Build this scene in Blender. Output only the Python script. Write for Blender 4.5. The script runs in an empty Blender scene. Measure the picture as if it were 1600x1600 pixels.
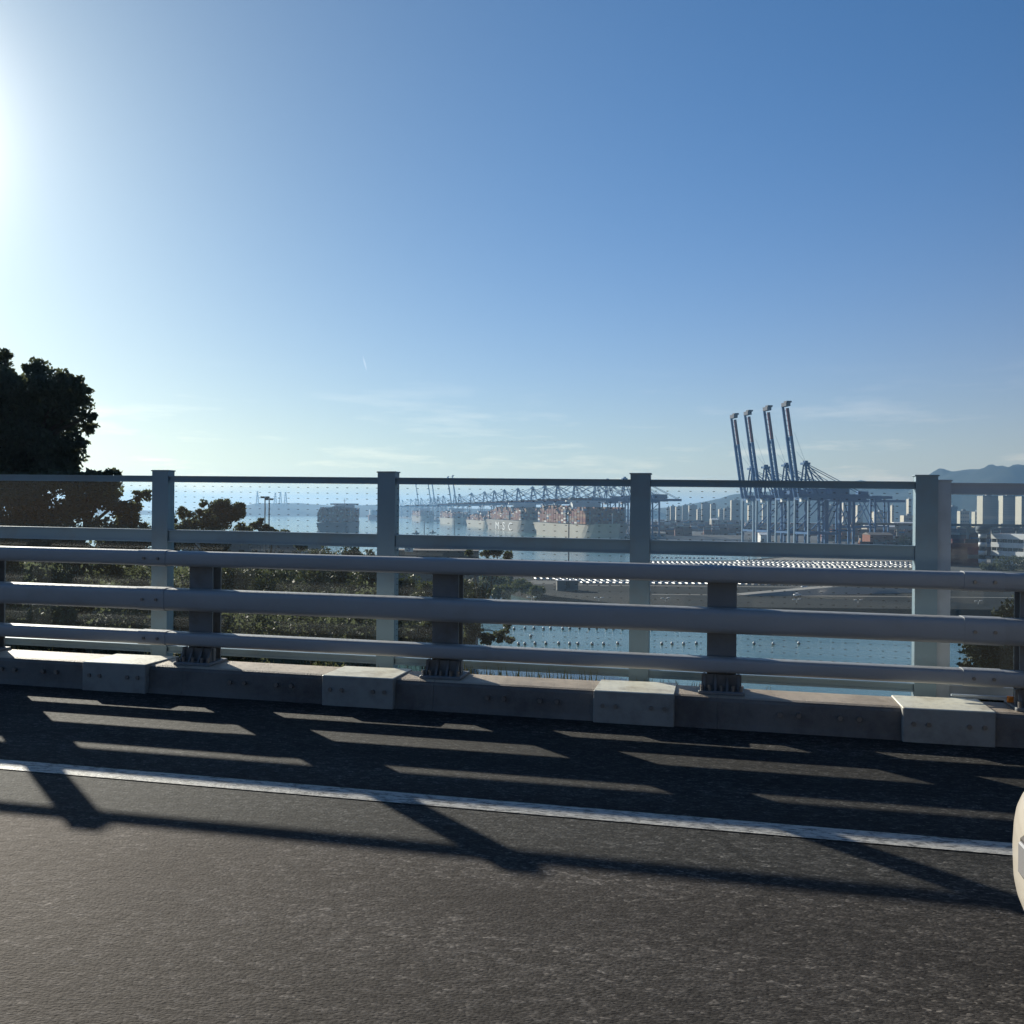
import bpy, math, random
import numpy as np
from mathutils import Vector, Matrix
R = math.radians
random.seed(7); rng = np.random.default_rng(7)
scene = bpy.context.scene
COL = scene.collection
# ------------------------------------------------------------------ camera, world, sun, exposure
EYE = 1.452                       # height of the lens above the carriageway
F = 1477.0                        # focal length in photo pixels (1600 px wide)
cam_d = bpy.data.cameras.new('camera'); cam = bpy.data.objects.new('camera', cam_d); COL.objects.link(cam)
cam_d.sensor_width = 36; cam_d.lens = 36 * F / 1600
cam_d.clip_start = 0.05; cam_d.clip_end = 60000
cam.matrix_world = Matrix.Translation((0, 0, EYE)) @ Matrix.Rotation(R(90 - 0.05), 4, 'X') @ Matrix.Rotation(R(0.5), 4, 'Z')
scene.camera = cam
SUN_AZ, SUN_EL = R(-36.0), R(19.0)
SUN_DIR = Vector((math.sin(SUN_AZ) * math.cos(SUN_EL), math.cos(SUN_AZ) * math.cos(SUN_EL), math.sin(SUN_EL)))

w = bpy.data.worlds.new('World'); scene.world = w; w.use_nodes = True
nt = w.node_tree; nt.nodes.clear()
def N(nt, t, **k):
    n = nt.nodes.new(t)
    for a, b in k.items():
        if a in n.inputs and not hasattr(type(n), a): n.inputs[a].default_value = b
        else: setattr(n, a, b)
    return n
def math_(nt, op, a=None, b=None, c=None, clamp=False):
    n = nt.nodes.new('ShaderNodeMath'); n.operation = op; n.use_clamp = clamp
    for i, v in enumerate((a, b, c)):
        if v is None: continue
        if isinstance(v, (int, float)): n.inputs[i].default_value = v
        else: nt.links.new(v, n.inputs[i])
    return n.outputs[0]
def mixc(nt, fac, a, b, mode='MIX'):
    n = nt.nodes.new('ShaderNodeMix'); n.data_type = 'RGBA'; n.blend_type = mode
    for s, v in ((n.inputs[0], fac), (n.inputs[6], a), (n.inputs[7], b)):
        if isinstance(v, (int, float)): s.default_value = v
        elif isinstance(v, tuple): s.default_value = (*v, 1) if len(v) == 3 else v
        else: nt.links.new(v, s)
    return n.outputs[2]
sky = N(nt, 'ShaderNodeTexSky', sky_type='NISHITA', sun_disc=False)
sky.sun_elevation = SUN_EL; sky.sun_rotation = SUN_AZ; sky.altitude = 40
sky.air_density = 1.0; sky.dust_density = 0.6; sky.ozone_density = 4.0
tc = N(nt, 'ShaderNodeTexCoord')
vm = N(nt, 'ShaderNodeVectorMath', operation='NORMALIZE'); nt.links.new(tc.outputs['Generated'], vm.inputs[0])
dt = N(nt, 'ShaderNodeVectorMath', operation='DOT_PRODUCT'); nt.links.new(vm.outputs[0], dt.inputs[0]); dt.inputs[1].default_value = SUN_DIR
dpos = math_(nt, 'MAXIMUM', dt.outputs['Value'], 0.0)
AUREOLE = [(260, 26.0), (60, 1.8), (12, 0.6), (3, 0.62)]
glow = None
for e, s in AUREOLE:
    g = math_(nt, 'MULTIPLY', math_(nt, 'POWER', dpos, float(e)), s)
    glow = g if glow is None else math_(nt, 'ADD', glow, g)
gl = N(nt, 'ShaderNodeMix', data_type='RGBA')
aur = mixc(nt, 1.0, (1.0, 0.86, 0.66), glow, 'MULTIPLY')
skyb = mixc(nt, 1.0, sky.outputs[0], (0.48, 1.09, 1.46), 'MULTIPLY')
skyb = mixc(nt, math_(nt, 'POWER', dpos, 5.0), skyb, mixc(nt, 1.0, skyb, (1.25, 0.73, 0.60), 'MULTIPLY'))
skyg = mixc(nt, 1.0, skyb, aur, 'ADD')
sx0 = N(nt, 'ShaderNodeSeparateXYZ'); nt.links.new(vm.outputs[0], sx0.inputs[0])
fall = N(nt, 'ShaderNodeMapRange', interpolation_type='SMOOTHSTEP'); nt.links.new(dt.outputs['Value'], fall.inputs[0])   # the sky darkens smoothly away from the sun
for i_, v_ in ((1, -0.7), (2, 0.65), (3, 0.40), (4, 1.0)): fall.inputs[i_].default_value = v_
hzn = math_(nt, 'EXPONENT', math_(nt, 'MULTIPLY', math_(nt, 'ABSOLUTE', sx0.outputs['Z']), -8.0))
skyg = mixc(nt, 1.0, skyg, mixc(nt, 1.0, (6.0, 2.1, 0.0), hzn, 'MULTIPLY'), 'ADD')
skyg = mixc(nt, 1.0, skyg, fall.outputs[0], 'MULTIPLY')
skyg = mixc(nt, hzn, skyg, mixc(nt, 1.0, skyg, (1.10, 0.99, 0.80), 'MULTIPLY'))   # dusty warmth low down
# thin cirrus low over the horizon
sx = N(nt, 'ShaderNodeSeparateXYZ'); nt.links.new(vm.outputs[0], sx.inputs[0])
el = sx.outputs['Z']
mp = N(nt, 'ShaderNodeMapping'); nt.links.new(vm.outputs[0], mp.inputs[0]); mp.inputs['Scale'].default_value = (6, 6, 46)
cn = N(nt, 'ShaderNodeTexNoise'); cn.inputs['Scale'].default_value = 1.0; cn.inputs['Detail'].default_value = 7; cn.inputs['Roughness'].default_value = 0.62
nt.links.new(mp.outputs[0], cn.inputs['Vector'])
cr = N(nt, 'ShaderNodeMapRange'); cr.inputs[1].default_value = 0.52; cr.inputs[2].default_value = 0.72; nt.links.new(cn.outputs[0], cr.inputs[0])
eb = N(nt, 'ShaderNodeMapRange'); eb.inputs[1].default_value = 0.15; eb.inputs[2].default_value = 0.05; nt.links.new(el, eb.inputs[0])
cm = math_(nt, 'MULTIPLY', math_(nt, 'MULTIPLY', cr.outputs[0], eb.outputs[0]), 1.0)
cloudc = mixc(nt, 1.0, skyg, (1.25, 1.15, 1.05), 'MULTIPLY')
skyc = mixc(nt, cm, skyg, mixc(nt, 1.0, cloudc, (3.0, 2.3, 1.7), 'ADD'))
# one short vapour trail
def trail(nt, base):
    u0, v0 = (568 - 800) / F, (800 - 571) / F
    c0 = Vector((u0, 1, v0)).normalized(); ax = Vector((0.28, 0, -1)).normalized(); sd = ax.cross(c0).normalized()
    a = N(nt, 'ShaderNodeVectorMath', operation='DOT_PRODUCT'); nt.links.new(vm.outputs[0], a.inputs[0]); a.inputs[1].default_value = (ax - c0 * ax.dot(c0)).normalized()
    s = N(nt, 'ShaderNodeVectorMath', operation='DOT_PRODUCT'); nt.links.new(vm.outputs[0], s.inputs[0]); s.inputs[1].default_value = sd
    f = N(nt, 'ShaderNodeVectorMath', operation='DOT_PRODUCT'); nt.links.new(vm.outputs[0], f.inputs[0]); f.inputs[1].default_value = c0
    e1 = math_(nt, 'POWER', math_(nt, 'DIVIDE', a.outputs['Value'], 0.0085), 2.0)
    e2 = math_(nt, 'POWER', math_(nt, 'DIVIDE', s.outputs['Value'], 0.0011), 2.0)
    m = math_(nt, 'SUBTRACT', 1.0, math_(nt, 'ADD', e1, e2), clamp=True)
    m = math_(nt, 'MULTIPLY', math_(nt, 'MULTIPLY', m, math_(nt, 'GREATER_THAN', f.outputs['Value'], 0.9)), 0.55)
    return mixc(nt, m, base, mixc(nt, 1.0, base, (5.0, 4.2, 3.2), 'ADD'))
skyc = trail(nt, skyc)
bg = N(nt, 'ShaderNodeBackground'); bg.inputs['Strength'].default_value = 0.051
nt.links.new(skyc, bg.inputs['Color'])
wo = N(nt, 'ShaderNodeOutputWorld'); nt.links.new(bg.outputs[0], wo.inputs['Surface'])

sd_ = bpy.data.lights.new('sun', 'SUN'); sd_.energy = 5.0; sd_.angle = R(0.53); sd_.color = (1.0, 0.89, 0.74)
sun = bpy.data.objects.new('sun', sd_); COL.objects.link(sun); sun.rotation_euler = SUN_DIR.to_track_quat('Z', 'Y').to_euler()
vs = scene.view_settings; vs.view_transform = 'Standard'; vs.look = 'None'; vs.gamma = 1; vs.exposure = 0.60; vs.use_curve_mapping = False
cy = scene.cycles
cy.max_bounces = 8; cy.diffuse_bounces = 3; cy.glossy_bounces = 3; cy.transmission_bounces = 4; cy.transparent_max_bounces = 24; cy.volume_bounces = 0
cy.use_denoising = True; cy.sample_clamp_indirect = 6

# ------------------------------------------------------------------ helpers
class MB:
    """collects polygons for one mesh"""
    def __init__(s): s.v = []; s.f = []; s.m = []
    def add(s, vs, fs, m=0):
        o = len(s.v); s.v += [tuple(p) for p in vs]; s.f += [tuple(i + o for i in f) for f in fs]; s.m += [m] * len(fs); return s
    def box(s, x0, x1, y0, y1, z0, z1, m=0, g=0.0):
        """g: slope of z along x"""
        P = [(x, y, z + g * x) for z in (z0, z1) for y in (y0, y1) for x in (x0, x1)]
        return s.add(P, [(0, 2, 3, 1), (4, 5, 7, 6), (0, 1, 5, 4), (2, 6, 7, 3), (0, 4, 6, 2), (1, 3, 7, 5)], m)
    def bbox(s, x0, x1, y0, y1, z0, z1, b=0.01, m=0, g=0.0):
        """box with chamfered long (vertical and horizontal) edges"""
        def ring(z, i): return [(x, y, z + g * x) for x, y in ((x0 + b + i, y0 + i), (x1 - b - i, y0 + i), (x1 - i, y0 + b + i), (x1 - i, y1 - b - i), (x1 - b - i, y1 - i), (x0 + b + i, y1 - i), (x0 + i, y1 - b - i), (x0 + i, y0 + b + i))]
        rs = [ring(z0, b * .7), ring(z0 + b, 0), ring(z1 - b, 0), ring(z1, b * .7)]
        P = sum(rs, []); fs = []
        for k in range(3):
            for i in range(8):
                j = (i + 1) % 8; fs.append((k * 8 + i, k * 8 + j, k * 8 + 8 + j, k * 8 + 8 + i))
        fs.append(tuple(range(24, 32))); fs.append(tuple(reversed(range(8))))
        return s.add(P, fs, m)
    def tube(s, p0, p1, r0, r1=None, n=8, m=0, caps=True, ry=None):
        r1 = r0 if r1 is None else r1
        p0 = Vector(p0); p1 = Vector(p1); d = (p1 - p0)
        if d.length < 1e-6: return s
        d.normalize(); a = d.cross(Vector((0, 0, 1)))
        if a.length < 1e-3: a = Vector((1, 0, 0))
        a.normalize(); b = d.cross(a)
        k = (ry or r0) / r0
        P = [tuple(c + (a * math.cos(t) * r * k + b * math.sin(t) * r)) for c, r in ((p0, r0), (p1, r1)) for t in [2 * math.pi * i / n for i in range(n)]]
        fs = [(i, (i + 1) % n, n + (i + 1) % n, n + i) for i in range(n)]
        if caps: fs += [tuple(reversed(range(n))), tuple(range(n, 2 * n))]
        return s.add(P, fs, m)
    def beam(s, p0, p1, w, h=None, m=0):
        """square bar between two points"""
        h = h or w; p0 = Vector(p0); p1 = Vector(p1); d = (p1 - p0)
        if d.length < 1e-6: return s
        d.normalize(); a = d.cross(Vector((0, 0, 1)))
        if a.length < 1e-3: a = Vector((0, 1, 0))
        a.normalize(); b = d.cross(a)
        P = [tuple(c + a * i * w / 2 + b * j * h / 2) for c in (p0, p1) for i, j in ((-1, -1), (1, -1), (1, 1), (-1, 1))]
        return s.add(P, [(0, 1, 2, 3), (7, 6, 5, 4), (0, 4, 5, 1), (1, 5, 6, 2), (2, 6, 7, 3), (3, 7, 4, 0)], m)
    def build(s, name, mats, parent=None, smooth=False, loc=(0, 0, 0), rotz=0.0, label=None):
        me = bpy.data.meshes.new(name); me.from_pydata(s.v, [], s.f)
        mats = mats if isinstance(mats, (list, tuple)) else [mats]
        for mm in mats: me.materials.append(mm)
        if len(mats) > 1: me.polygons.foreach_set('material_index', s.m)
        if smooth: me.polygons.foreach_set('use_smooth', [True] * len(me.polygons))
        me.validate(); me.update()
        return link(name, me, parent, loc, rotz, label)
def link(name, me, parent=None, loc=(0, 0, 0), rotz=0.0, label=None):
    o = bpy.data.objects.new(name, me); COL.objects.link(o); o.location = loc; o.rotation_euler = (0, 0, rotz)
    if parent is not None: o.parent = parent
    if label: o['label'] = label
    return o
def tag(o, label=None, cat=None, group=None, kind=None):
    for k, v in (('label', label), ('category', cat), ('group', group), ('kind', kind)):
        if v: o[k] = v
    return o
def thing(name, loc=(0, 0, 0), rotz=0.0, label=None, cat=None, group=None):
    return tag(link(name, None, None, loc, rotz), label, cat, group)
KIDS = {}
def copy_tree(o, parent=None, loc=None, rotz=None, label=None):
    c = o.copy(); COL.objects.link(c)
    if parent is not None: c.parent = parent
    if loc is not None: c.location = loc
    if rotz is not None: c.rotation_euler = (0, 0, rotz)
    if label: c['label'] = label
    for ch in [x for x in KIDS.get(o.name, [])]:
        copy_tree(ch, c)
    return c
def index_kids():
    KIDS.clear()
    for o in COL.objects:
        if o.parent: KIDS.setdefault(o.parent.name, []).append(o)
def ordinal(i): return ['first', 'second', 'third', 'fourth', 'fifth', 'sixth', 'seventh', 'eighth', 'ninth', 'tenth', 'eleventh', 'twelfth', 'thirteenth', 'fourteenth', 'fifteenth', 'sixteenth', 'seventeenth', 'eighteenth', 'nineteenth', 'twentieth'][i]
def X_at(u, Y): return (u - 800) / F * Y          # sideways position of a far thing seen at column u
def hor(u): return 798.7 + (u - 800) * 0.00873    # true horizon row at column u
def Z_at(u, v, Y): return EYE + (hor(u) - v) / F * Y

# ------------------------------------------------------------------ materials
def mat(name, col=(0.5, 0.5, 0.5), rough=0.6, metal=0.0, spec=0.5, var=0.12, scale=3.0, bump=0.0, bscale=30.0, dirt=None, dscale=1.2, dlo=0.5, dhi=0.75, stretch=None, damt=1.0):
    m = bpy.data.materials.new(name); m.use_nodes = True; nt = m.node_tree; b = nt.nodes['Principled BSDF']
    b.inputs['Roughness'].default_value = rough; b.inputs['Metallic'].default_value = metal; b.inputs['Specular IOR Level'].default_value = spec
    t = nt.nodes.new('ShaderNodeTexCoord'); oi = nt.nodes.new('ShaderNodeObjectInfo'); ad = nt.nodes.new('ShaderNodeVectorMath'); nt.links.new(t.outputs['Object'], ad.inputs[0]); nt.links.new(math_(nt, 'MULTIPLY', oi.outputs['Random'], 37.0), ad.inputs[1]); vec = ad.outputs[0]
    if stretch:
        mp = nt.nodes.new('ShaderNodeMapping'); mp.inputs['Scale'].default_value = stretch; nt.links.new(vec, mp.inputs[0]); vec = mp.outputs[0]
    n = nt.nodes.new('ShaderNodeTexNoise'); n.inputs['Scale'].default_value = scale; n.inputs['Detail'].default_value = 6; nt.links.new(vec, n.inputs['Vector'])
    lo = tuple(max(0, c * (1 - var * 1.6)) for c in col); hi = tuple(min(1, c * (1 + var * 1.6)) for c in col)
    c = mixc(nt, n.outputs[0], lo, hi)
    if dirt:
        n2 = nt.nodes.new('ShaderNodeTexNoise'); n2.inputs['Scale'].default_value = dscale; n2.inputs['Detail'].default_value = 8; n2.inputs['Roughness'].default_value = 0.65; nt.links.new(vec, n2.inputs['Vector'])
        mr = nt.nodes.new('ShaderNodeMapRange'); mr.inputs[1].default_value = dlo; mr.inputs[2].default_value = dhi; mr.inputs[4].default_value = damt; nt.links.new(n2.outputs[0], mr.inputs[0])
        c = mixc(nt, mr.outputs[0], c, dirt)
    nt.links.new(c, b.inputs['Base Color'])
    if bump:
        n3 = nt.nodes.new('ShaderNodeTexNoise'); n3.inputs['Scale'].default_value = bscale; n3.inputs['Detail'].default_value = 4; nt.links.new(vec, n3.inputs['Vector'])
        bp = nt.nodes.new('ShaderNodeBump'); bp.inputs['Strength'].default_value = bump; bp.inputs['Distance'].default_value = 0.01; nt.links.new(n3.outputs[0], bp.inputs['Height']); nt.links.new(bp.outputs[0], b.inputs['Normal'])
    return m
M = {}
M['rail'] = mat('galvanised_rail_paint', (0.40, 0.41, 0.42), 0.52, 0.2, spec=.8, var=.08, scale=2, bump=.15, bscale=60, dirt=(0.32, 0.30, 0.27), dscale=3, dlo=.55, dhi=.8, damt=.6)
M['post'] = mat('guardrail_post_paint', (0.20, 0.21, 0.22), 0.55, 0.15, var=.12, scale=4, bump=.2, dirt=(0.12, 0.09, 0.07), dscale=5, damt=.7)
M['fence'] = mat('fence_steel_paint', (0.22, 0.31, 0.37), 0.42, 0.4, var=.07, scale=3, bump=.1, dirt=(0.22, 0.23, 0.22), dscale=4, damt=.6)
M['fence2'] = mat('fence_steel_paint_new', (0.42, 0.48, 0.54), 0.45, 0.35, var=.07, scale=3, dirt=(0.26, 0.28, 0.30), dscale=4, damt=.5)
M['bolt'] = mat('bolt_steel', (0.25, 0.24, 0.23), 0.4, 0.7)
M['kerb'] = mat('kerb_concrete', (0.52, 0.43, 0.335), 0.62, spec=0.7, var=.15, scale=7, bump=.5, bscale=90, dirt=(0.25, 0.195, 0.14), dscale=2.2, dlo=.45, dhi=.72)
M['kerbface'] = mat('kerb_shaded_grimy_face', (0.20, 0.185, 0.17), 0.8, var=.2, scale=5, bump=.5, bscale=90, dirt=(0.09, 0.08, 0.075), dscale=2.5, dlo=.42, dhi=.66)  # shade painted in: face darker than the sunlit top, with grime blotches
M['coverface'] = mat('cover_plate_shaded_grimy_face', (0.33, 0.33, 0.31), 0.7, var=.1, scale=5, bump=.2, bscale=50, dirt=(0.19, 0.18, 0.165), dscale=5, dlo=.45, dhi=.75)  # shaded sides painted darker than the sunlit cover tops, plus some grime
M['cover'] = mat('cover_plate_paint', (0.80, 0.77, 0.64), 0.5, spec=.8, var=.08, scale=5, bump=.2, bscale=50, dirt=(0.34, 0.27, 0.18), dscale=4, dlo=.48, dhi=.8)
M['deck'] = mat('deck_concrete', (0.28, 0.27, 0.25), 0.9, var=.15, scale=2, bump=.4)
M['amber'] = mat('amber_lens', (0.85, 0.28, 0.05), 0.25)
M['bark'] = mat('bark', (0.07, 0.055, 0.04), 0.9, var=.3, scale=6, bump=.6, bscale=12)
M['grass'] = mat('weed_blades', (0.16, 0.17, 0.07), 0.7, var=.3)
M['land'] = mat('hill_soil', (0.06, 0.065, 0.035), 0.95, var=.3, scale=.3, bump=.5, bscale=3)
M['quay'] = mat('port_apron', (0.12, 0.12, 0.12), 0.95, spec=.15, var=.2, scale=.01, dirt=(0.07, 0.07, 0.07), dscale=.006, dlo=.45, dhi=.6)
M['crane'] = mat('crane_blue_paint', (0.065, 0.155, 0.31), 0.7, spec=.08, var=.08, scale=.1)
M['crane_leg'] = mat('crane_lit_leg_lattice_blue', (0.20, 0.29, 0.38), 0.5, spec=.08, var=.08, scale=.1)  # sunlight put into the colour of the seaside legs; own tone of boom lattice
M['crane_red'] = mat('crane_red_paint', (0.17, 0.07, 0.09), 0.7, spec=.08, var=.08, scale=.1)
M['white'] = mat('white_paint', (0.72, 0.71, 0.68), 0.5, var=.05, scale=.3)
M['dark'] = mat('dark_glass', (0.03, 0.035, 0.04), 0.15)
M['black'] = mat('black_rubber', (0.02, 0.02, 0.02), 0.7)
M['concrete'] = mat('pale_concrete', (0.26, 0.25, 0.225), 0.9, var=.1, scale=.05)
M['apart'] = mat('apartment_wall', (0.38, 0.355, 0.30), 0.8, spec=.08, var=.06, scale=.05)
M['apart2'] = mat('apartment_wall_grey', (0.20, 0.22, 0.235), 0.8, spec=.08, var=.06, scale=.05)
M['gable'] = mat('gable_sunlit_cream', (.60, .55, .44), .8, spec=.08, var=.04, scale=.05); M['winblue'] = mat('window_blue_grey', (.10, .12, .14), .4)
M['roofgrey'] = mat('grey_roof_sheet', (0.17, 0.18, 0.20), 0.6, var=.1, scale=.5)
M['brown'] = mat('brown_cladding', (0.14, 0.12, 0.11), 0.8, var=.15, scale=.5)
M['hull_tan'] = mat('hull_grey_tan', (0.24, 0.22, 0.19), 0.6, spec=.08, var=.07, scale=.03, dirt=(0.25, 0.2, 0.16), dscale=.05, damt=.5)
M['hull_cream'] = mat('hull_cream', (0.36, 0.34, 0.28), 0.6, spec=.08, var=.07, scale=.03, dirt=(0.32, 0.25, 0.19), dscale=.05, damt=.5)
M['hull_dark'] = mat('hull_blue_black', (0.05, 0.07, 0.10), 0.6, spec=.08, var=.1, scale=.03)
M['hull_red'] = mat('hull_red', (0.40, 0.10, 0.06), 0.6, var=.1, scale=.03)
M['logo'] = mat('logo_blue', (0.05, 0.12, 0.35), 0.5)
CONT = [mat('container_' + n, c, 0.8, spec=.08, var=.12, scale=.2) for n, c in (('brown', (.19, .095, .07)), ('rust', (.22, .10, .07)), ('ochre', (.30, .21, .14)), ('maroon', (.17, .06, .055)), ('white', (.65, .62, .58)), ('blue', (.07, .12, .22)), ('grey', (.20, .20, .20)), ('orange', (.28, .13, .07)))]
CW = [30, 22, 12, 14, 5, 5, 7, 5]

def asphalt(name, shoulder=False):
    m = bpy.data.materials.new(name); m.use_nodes = True; nt = m.node_tree; b = nt.nodes['Principled BSDF']
    t = nt.nodes.new('ShaderNodeTexCoord'); vec = t.outputs['Object']
    mp = nt.nodes.new('ShaderNodeMapping'); mp.inputs['Scale'].default_value = (0.55, 1, 1); nt.links.new(vec, mp.inputs[0])
    v = nt.nodes.new('ShaderNodeTexVoronoi'); v.inputs['Scale'].default_value = 135; v.inputs['Randomness'].default_value = 1; nt.links.new(mp.outputs[0], v.inputs['Vector'])
    bw = nt.nodes.new('ShaderNodeRGBToBW'); nt.links.new(v.outputs['Color'], bw.inputs[0])
    n2 = nt.nodes.new('ShaderNodeTexNoise'); n2.inputs['Scale'].default_value = 160; n2.inputs['Detail'].default_value = 5; n2.inputs['Roughness'].default_value = .7; nt.links.new(mp.outputs[0], n2.inputs['Vector'])
    mp2 = nt.nodes.new('ShaderNodeMapping'); mp2.inputs['Scale'].default_value = (0.12, 1.7, 1); nt.links.new(vec, mp2.inputs[0])
    n3 = nt.nodes.new('ShaderNodeTexNoise'); n3.inputs['Scale'].default_value = 1.6; n3.inputs['Detail'].default_value = 6; nt.links.new(mp2.outputs[0], n3.inputs['Vector'])
    st = nt.nodes.new('ShaderNodeMapRange'); st.inputs[1].default_value = .66; st.inputs[2].default_value = .95; nt.links.new(bw.outputs[0], st.inputs[0])
    v2 = nt.nodes.new('ShaderNodeTexVoronoi'); v2.inputs['Scale'].default_value = 250; nt.links.new(mp.outputs[0], v2.inputs['Vector'])
    bw2 = nt.nodes.new('ShaderNodeRGBToBW'); nt.links.new(v2.outputs['Color'], bw2.inputs[0])
    c = mixc(nt, n2.outputs[0], (0.003, 0.003, 0.003), (0.018, 0.018, 0.017))
    c = mixc(nt, math_(nt, 'POWER', bw.outputs[0], 1.8), c, (0.056, 0.053, 0.049))
    c = mixc(nt, math_(nt, 'MULTIPLY', math_(nt, 'POWER', bw2.outputs[0], 3.0), .6), c, (0.08, 0.075, 0.068))
    c = mixc(nt, math_(nt, 'MULTIPLY', st.outputs[0], .55), c, (0.17, 0.158, 0.14))
    mp4 = nt.nodes.new('ShaderNodeMapping'); mp4.inputs['Scale'].default_value = (.45, 1, 1); nt.links.new(vec, mp4.inputs[0])
    v3 = nt.nodes.new('ShaderNodeTexVoronoi'); v3.inputs['Scale'].default_value = 52; nt.links.new(mp4.outputs[0], v3.inputs['Vector'])
    bw3 = nt.nodes.new('ShaderNodeRGBToBW'); nt.links.new(v3.outputs['Color'], bw3.inputs[0])
    n5 = nt.nodes.new('ShaderNodeTexNoise'); n5.inputs['Scale'].default_value = 38; n5.inputs['Detail'].default_value = 3; nt.links.new(mp4.outputs[0], n5.inputs['Vector'])
    g3 = math_(nt, 'MULTIPLY_ADD', math_(nt, 'POWER', bw3.outputs[0], 2.0), 1.5, .42)
    g4 = math_(nt, 'MULTIPLY_ADD', n5.outputs[0], 1.6, .2)
    c = mixc(nt, 1.0, c, math_(nt, 'MULTIPLY', g3, g4), 'MULTIPLY')
    mp3 = nt.nodes.new('ShaderNodeMapping'); mp3.inputs['Scale'].default_value = (.5, .9, 1); nt.links.new(vec, mp3.inputs[0])
    wn = nt.nodes.new('ShaderNodeTexNoise'); wn.inputs['Scale'].default_value = 2.5; wn.inputs['Detail'].default_value = 8; nt.links.new(mp3.outputs[0], wn.inputs['Vector'])
    wv = nt.nodes.new('ShaderNodeVectorMath'); wv.operation = 'MULTIPLY_ADD'; nt.links.new(wn.outputs['Color'], wv.inputs[0]); wv.inputs[1].default_value = (.5, .5, 0); nt.links.new(mp3.outputs[0], wv.inputs[2])
    ck = nt.nodes.new('ShaderNodeTexVoronoi'); ck.feature = 'DISTANCE_TO_EDGE'; ck.inputs['Scale'].default_value = .55; nt.links.new(wv.outputs[0], ck.inputs['Vector'])
    cm3 = math_(nt, 'MULTIPLY', math_(nt, 'LESS_THAN', ck.outputs['Distance'], .0035), math_(nt, 'GREATER_THAN', wn.outputs[0], .46))
    c = mixc(nt, math_(nt, 'MULTIPLY', cm3, .75), c, (.006, .006, .006))
    os_ = nt.nodes.new('ShaderNodeTexNoise'); os_.inputs['Scale'].default_value = 1.1; os_.inputs['Detail'].default_value = 3; nt.links.new(vec, os_.inputs['Vector'])
    om = nt.nodes.new('ShaderNodeMapRange'); om.inputs[1].default_value = .62; om.inputs[2].default_value = .72; nt.links.new(os_.outputs[0], om.inputs[0])
    c = mixc(nt, math_(nt, 'MULTIPLY', om.outputs[0], .55), c, (.010, .010, .010))
    k = nt.nodes.new('ShaderNodeMapRange'); k.inputs[1].default_value = .35; k.inputs[2].default_value = .7; k.inputs[3].default_value = .62; k.inputs[4].default_value = 1.25; nt.links.new(n3.outputs[0], k.inputs[0])
    c = mixc(nt, 1.0, c, k.outputs[0], 'MULTIPLY')
    nt.links.new(c, b.inputs['Base Color']); b.inputs['Roughness'].default_value = .85; b.inputs['Specular IOR Level'].default_value = .3
    bp = nt.nodes.new('ShaderNodeBump'); bp.inputs['Strength'].default_value = .35; bp.inputs['Distance'].default_value = .006
    h = math_(nt, 'ADD', math_(nt, 'SUBTRACT', math_(nt, 'MULTIPLY', n2.outputs[0], .7), v.outputs['Distance']), math_(nt, 'MULTIPLY', n5.outputs[0], 2.0))
    nt.links.new(h, bp.inputs['Height']); nt.links.new(bp.outputs[0], b.inputs['Normal'])
    return m
M['asphalt'] = asphalt('asphalt_aggregate')
def paint_line():
    m = mat('worn_line_paint', (0.50, 0.48, 0.44), .6, var=.2, scale=60, bump=.5, bscale=120, stretch=(.4, 1, 1))
    nt = m.node_tree; b = nt.nodes['Principled BSDF']
    t = nt.nodes.new('ShaderNodeTexCoord'); mp = nt.nodes.new('ShaderNodeMapping'); mp.inputs['Scale'].default_value = (.35, 1, 1); nt.links.new(t.outputs['Object'], mp.inputs[0])
    n = nt.nodes.new('ShaderNodeTexNoise'); n.inputs['Scale'].default_value = 45; n.inputs['Detail'].default_value = 8; n.inputs['Roughness'].default_value = .75; nt.links.new(mp.outputs[0], n.inputs['Vector'])
    r = nt.nodes.new('ShaderNodeMapRange'); r.inputs[1].default_value = .48; r.inputs[2].default_value = .58; nt.links.new(n.outputs[0], r.inputs[0])
    old = b.inputs['Base Color'].links[0].from_socket
    nt.links.new(mixc(nt, math_(nt, 'MULTIPLY', r.outputs[0], .85), old, (.06, .058, .055)), b.inputs['Base Color'])
    return m
M['line'] = paint_line()
def leafmat(name, lo, hi, rough=.45, trans=.25):
    m = bpy.data.materials.new(name); m.use_nodes = True; nt = m.node_tree; b = nt.nodes['Principled BSDF']; b.inputs['Specular IOR Level'].default_value = .3 if 'gloss' in name else .1
    g = nt.nodes.new('ShaderNodeNewGeometry'); t = nt.nodes.new('ShaderNodeTexCoord')
    n = nt.nodes.new('ShaderNodeTexNoise'); n.inputs['Scale'].default_value = .7; n.inputs['Detail'].default_value = 5; nt.links.new(t.outputs['Object'], n.inputs['Vector'])
    f = math_(nt, 'ADD', math_(nt, 'MULTIPLY', g.outputs['Random Per Island'], .6), math_(nt, 'MULTIPLY', n.outputs[0], .4))
    c = mixc(nt, f, lo, hi); nt.links.new(c, b.inputs['Base Color']); b.inputs['Roughness'].default_value = rough
    tr = nt.nodes.new('ShaderNodeBsdfTranslucent'); nt.links.new(mixc(nt, 1.0, c, (1.3, 1.4, .9), 'MULTIPLY'), tr.inputs[0])
    mx = nt.nodes.new('ShaderNodeMixShader'); mx.inputs[0].default_value = trans
    nt.links.new(b.outputs[0], mx.inputs[1]); nt.links.new(tr.outputs[0], mx.inputs[2]); nt.links.new(mx.outputs[0], nt.nodes['Material Output'].inputs[0])
    return m
M['leaf'] = leafmat('leaf_dark_green', (.072, .080, .064), (.12, .13, .10), .6, .4)
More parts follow.
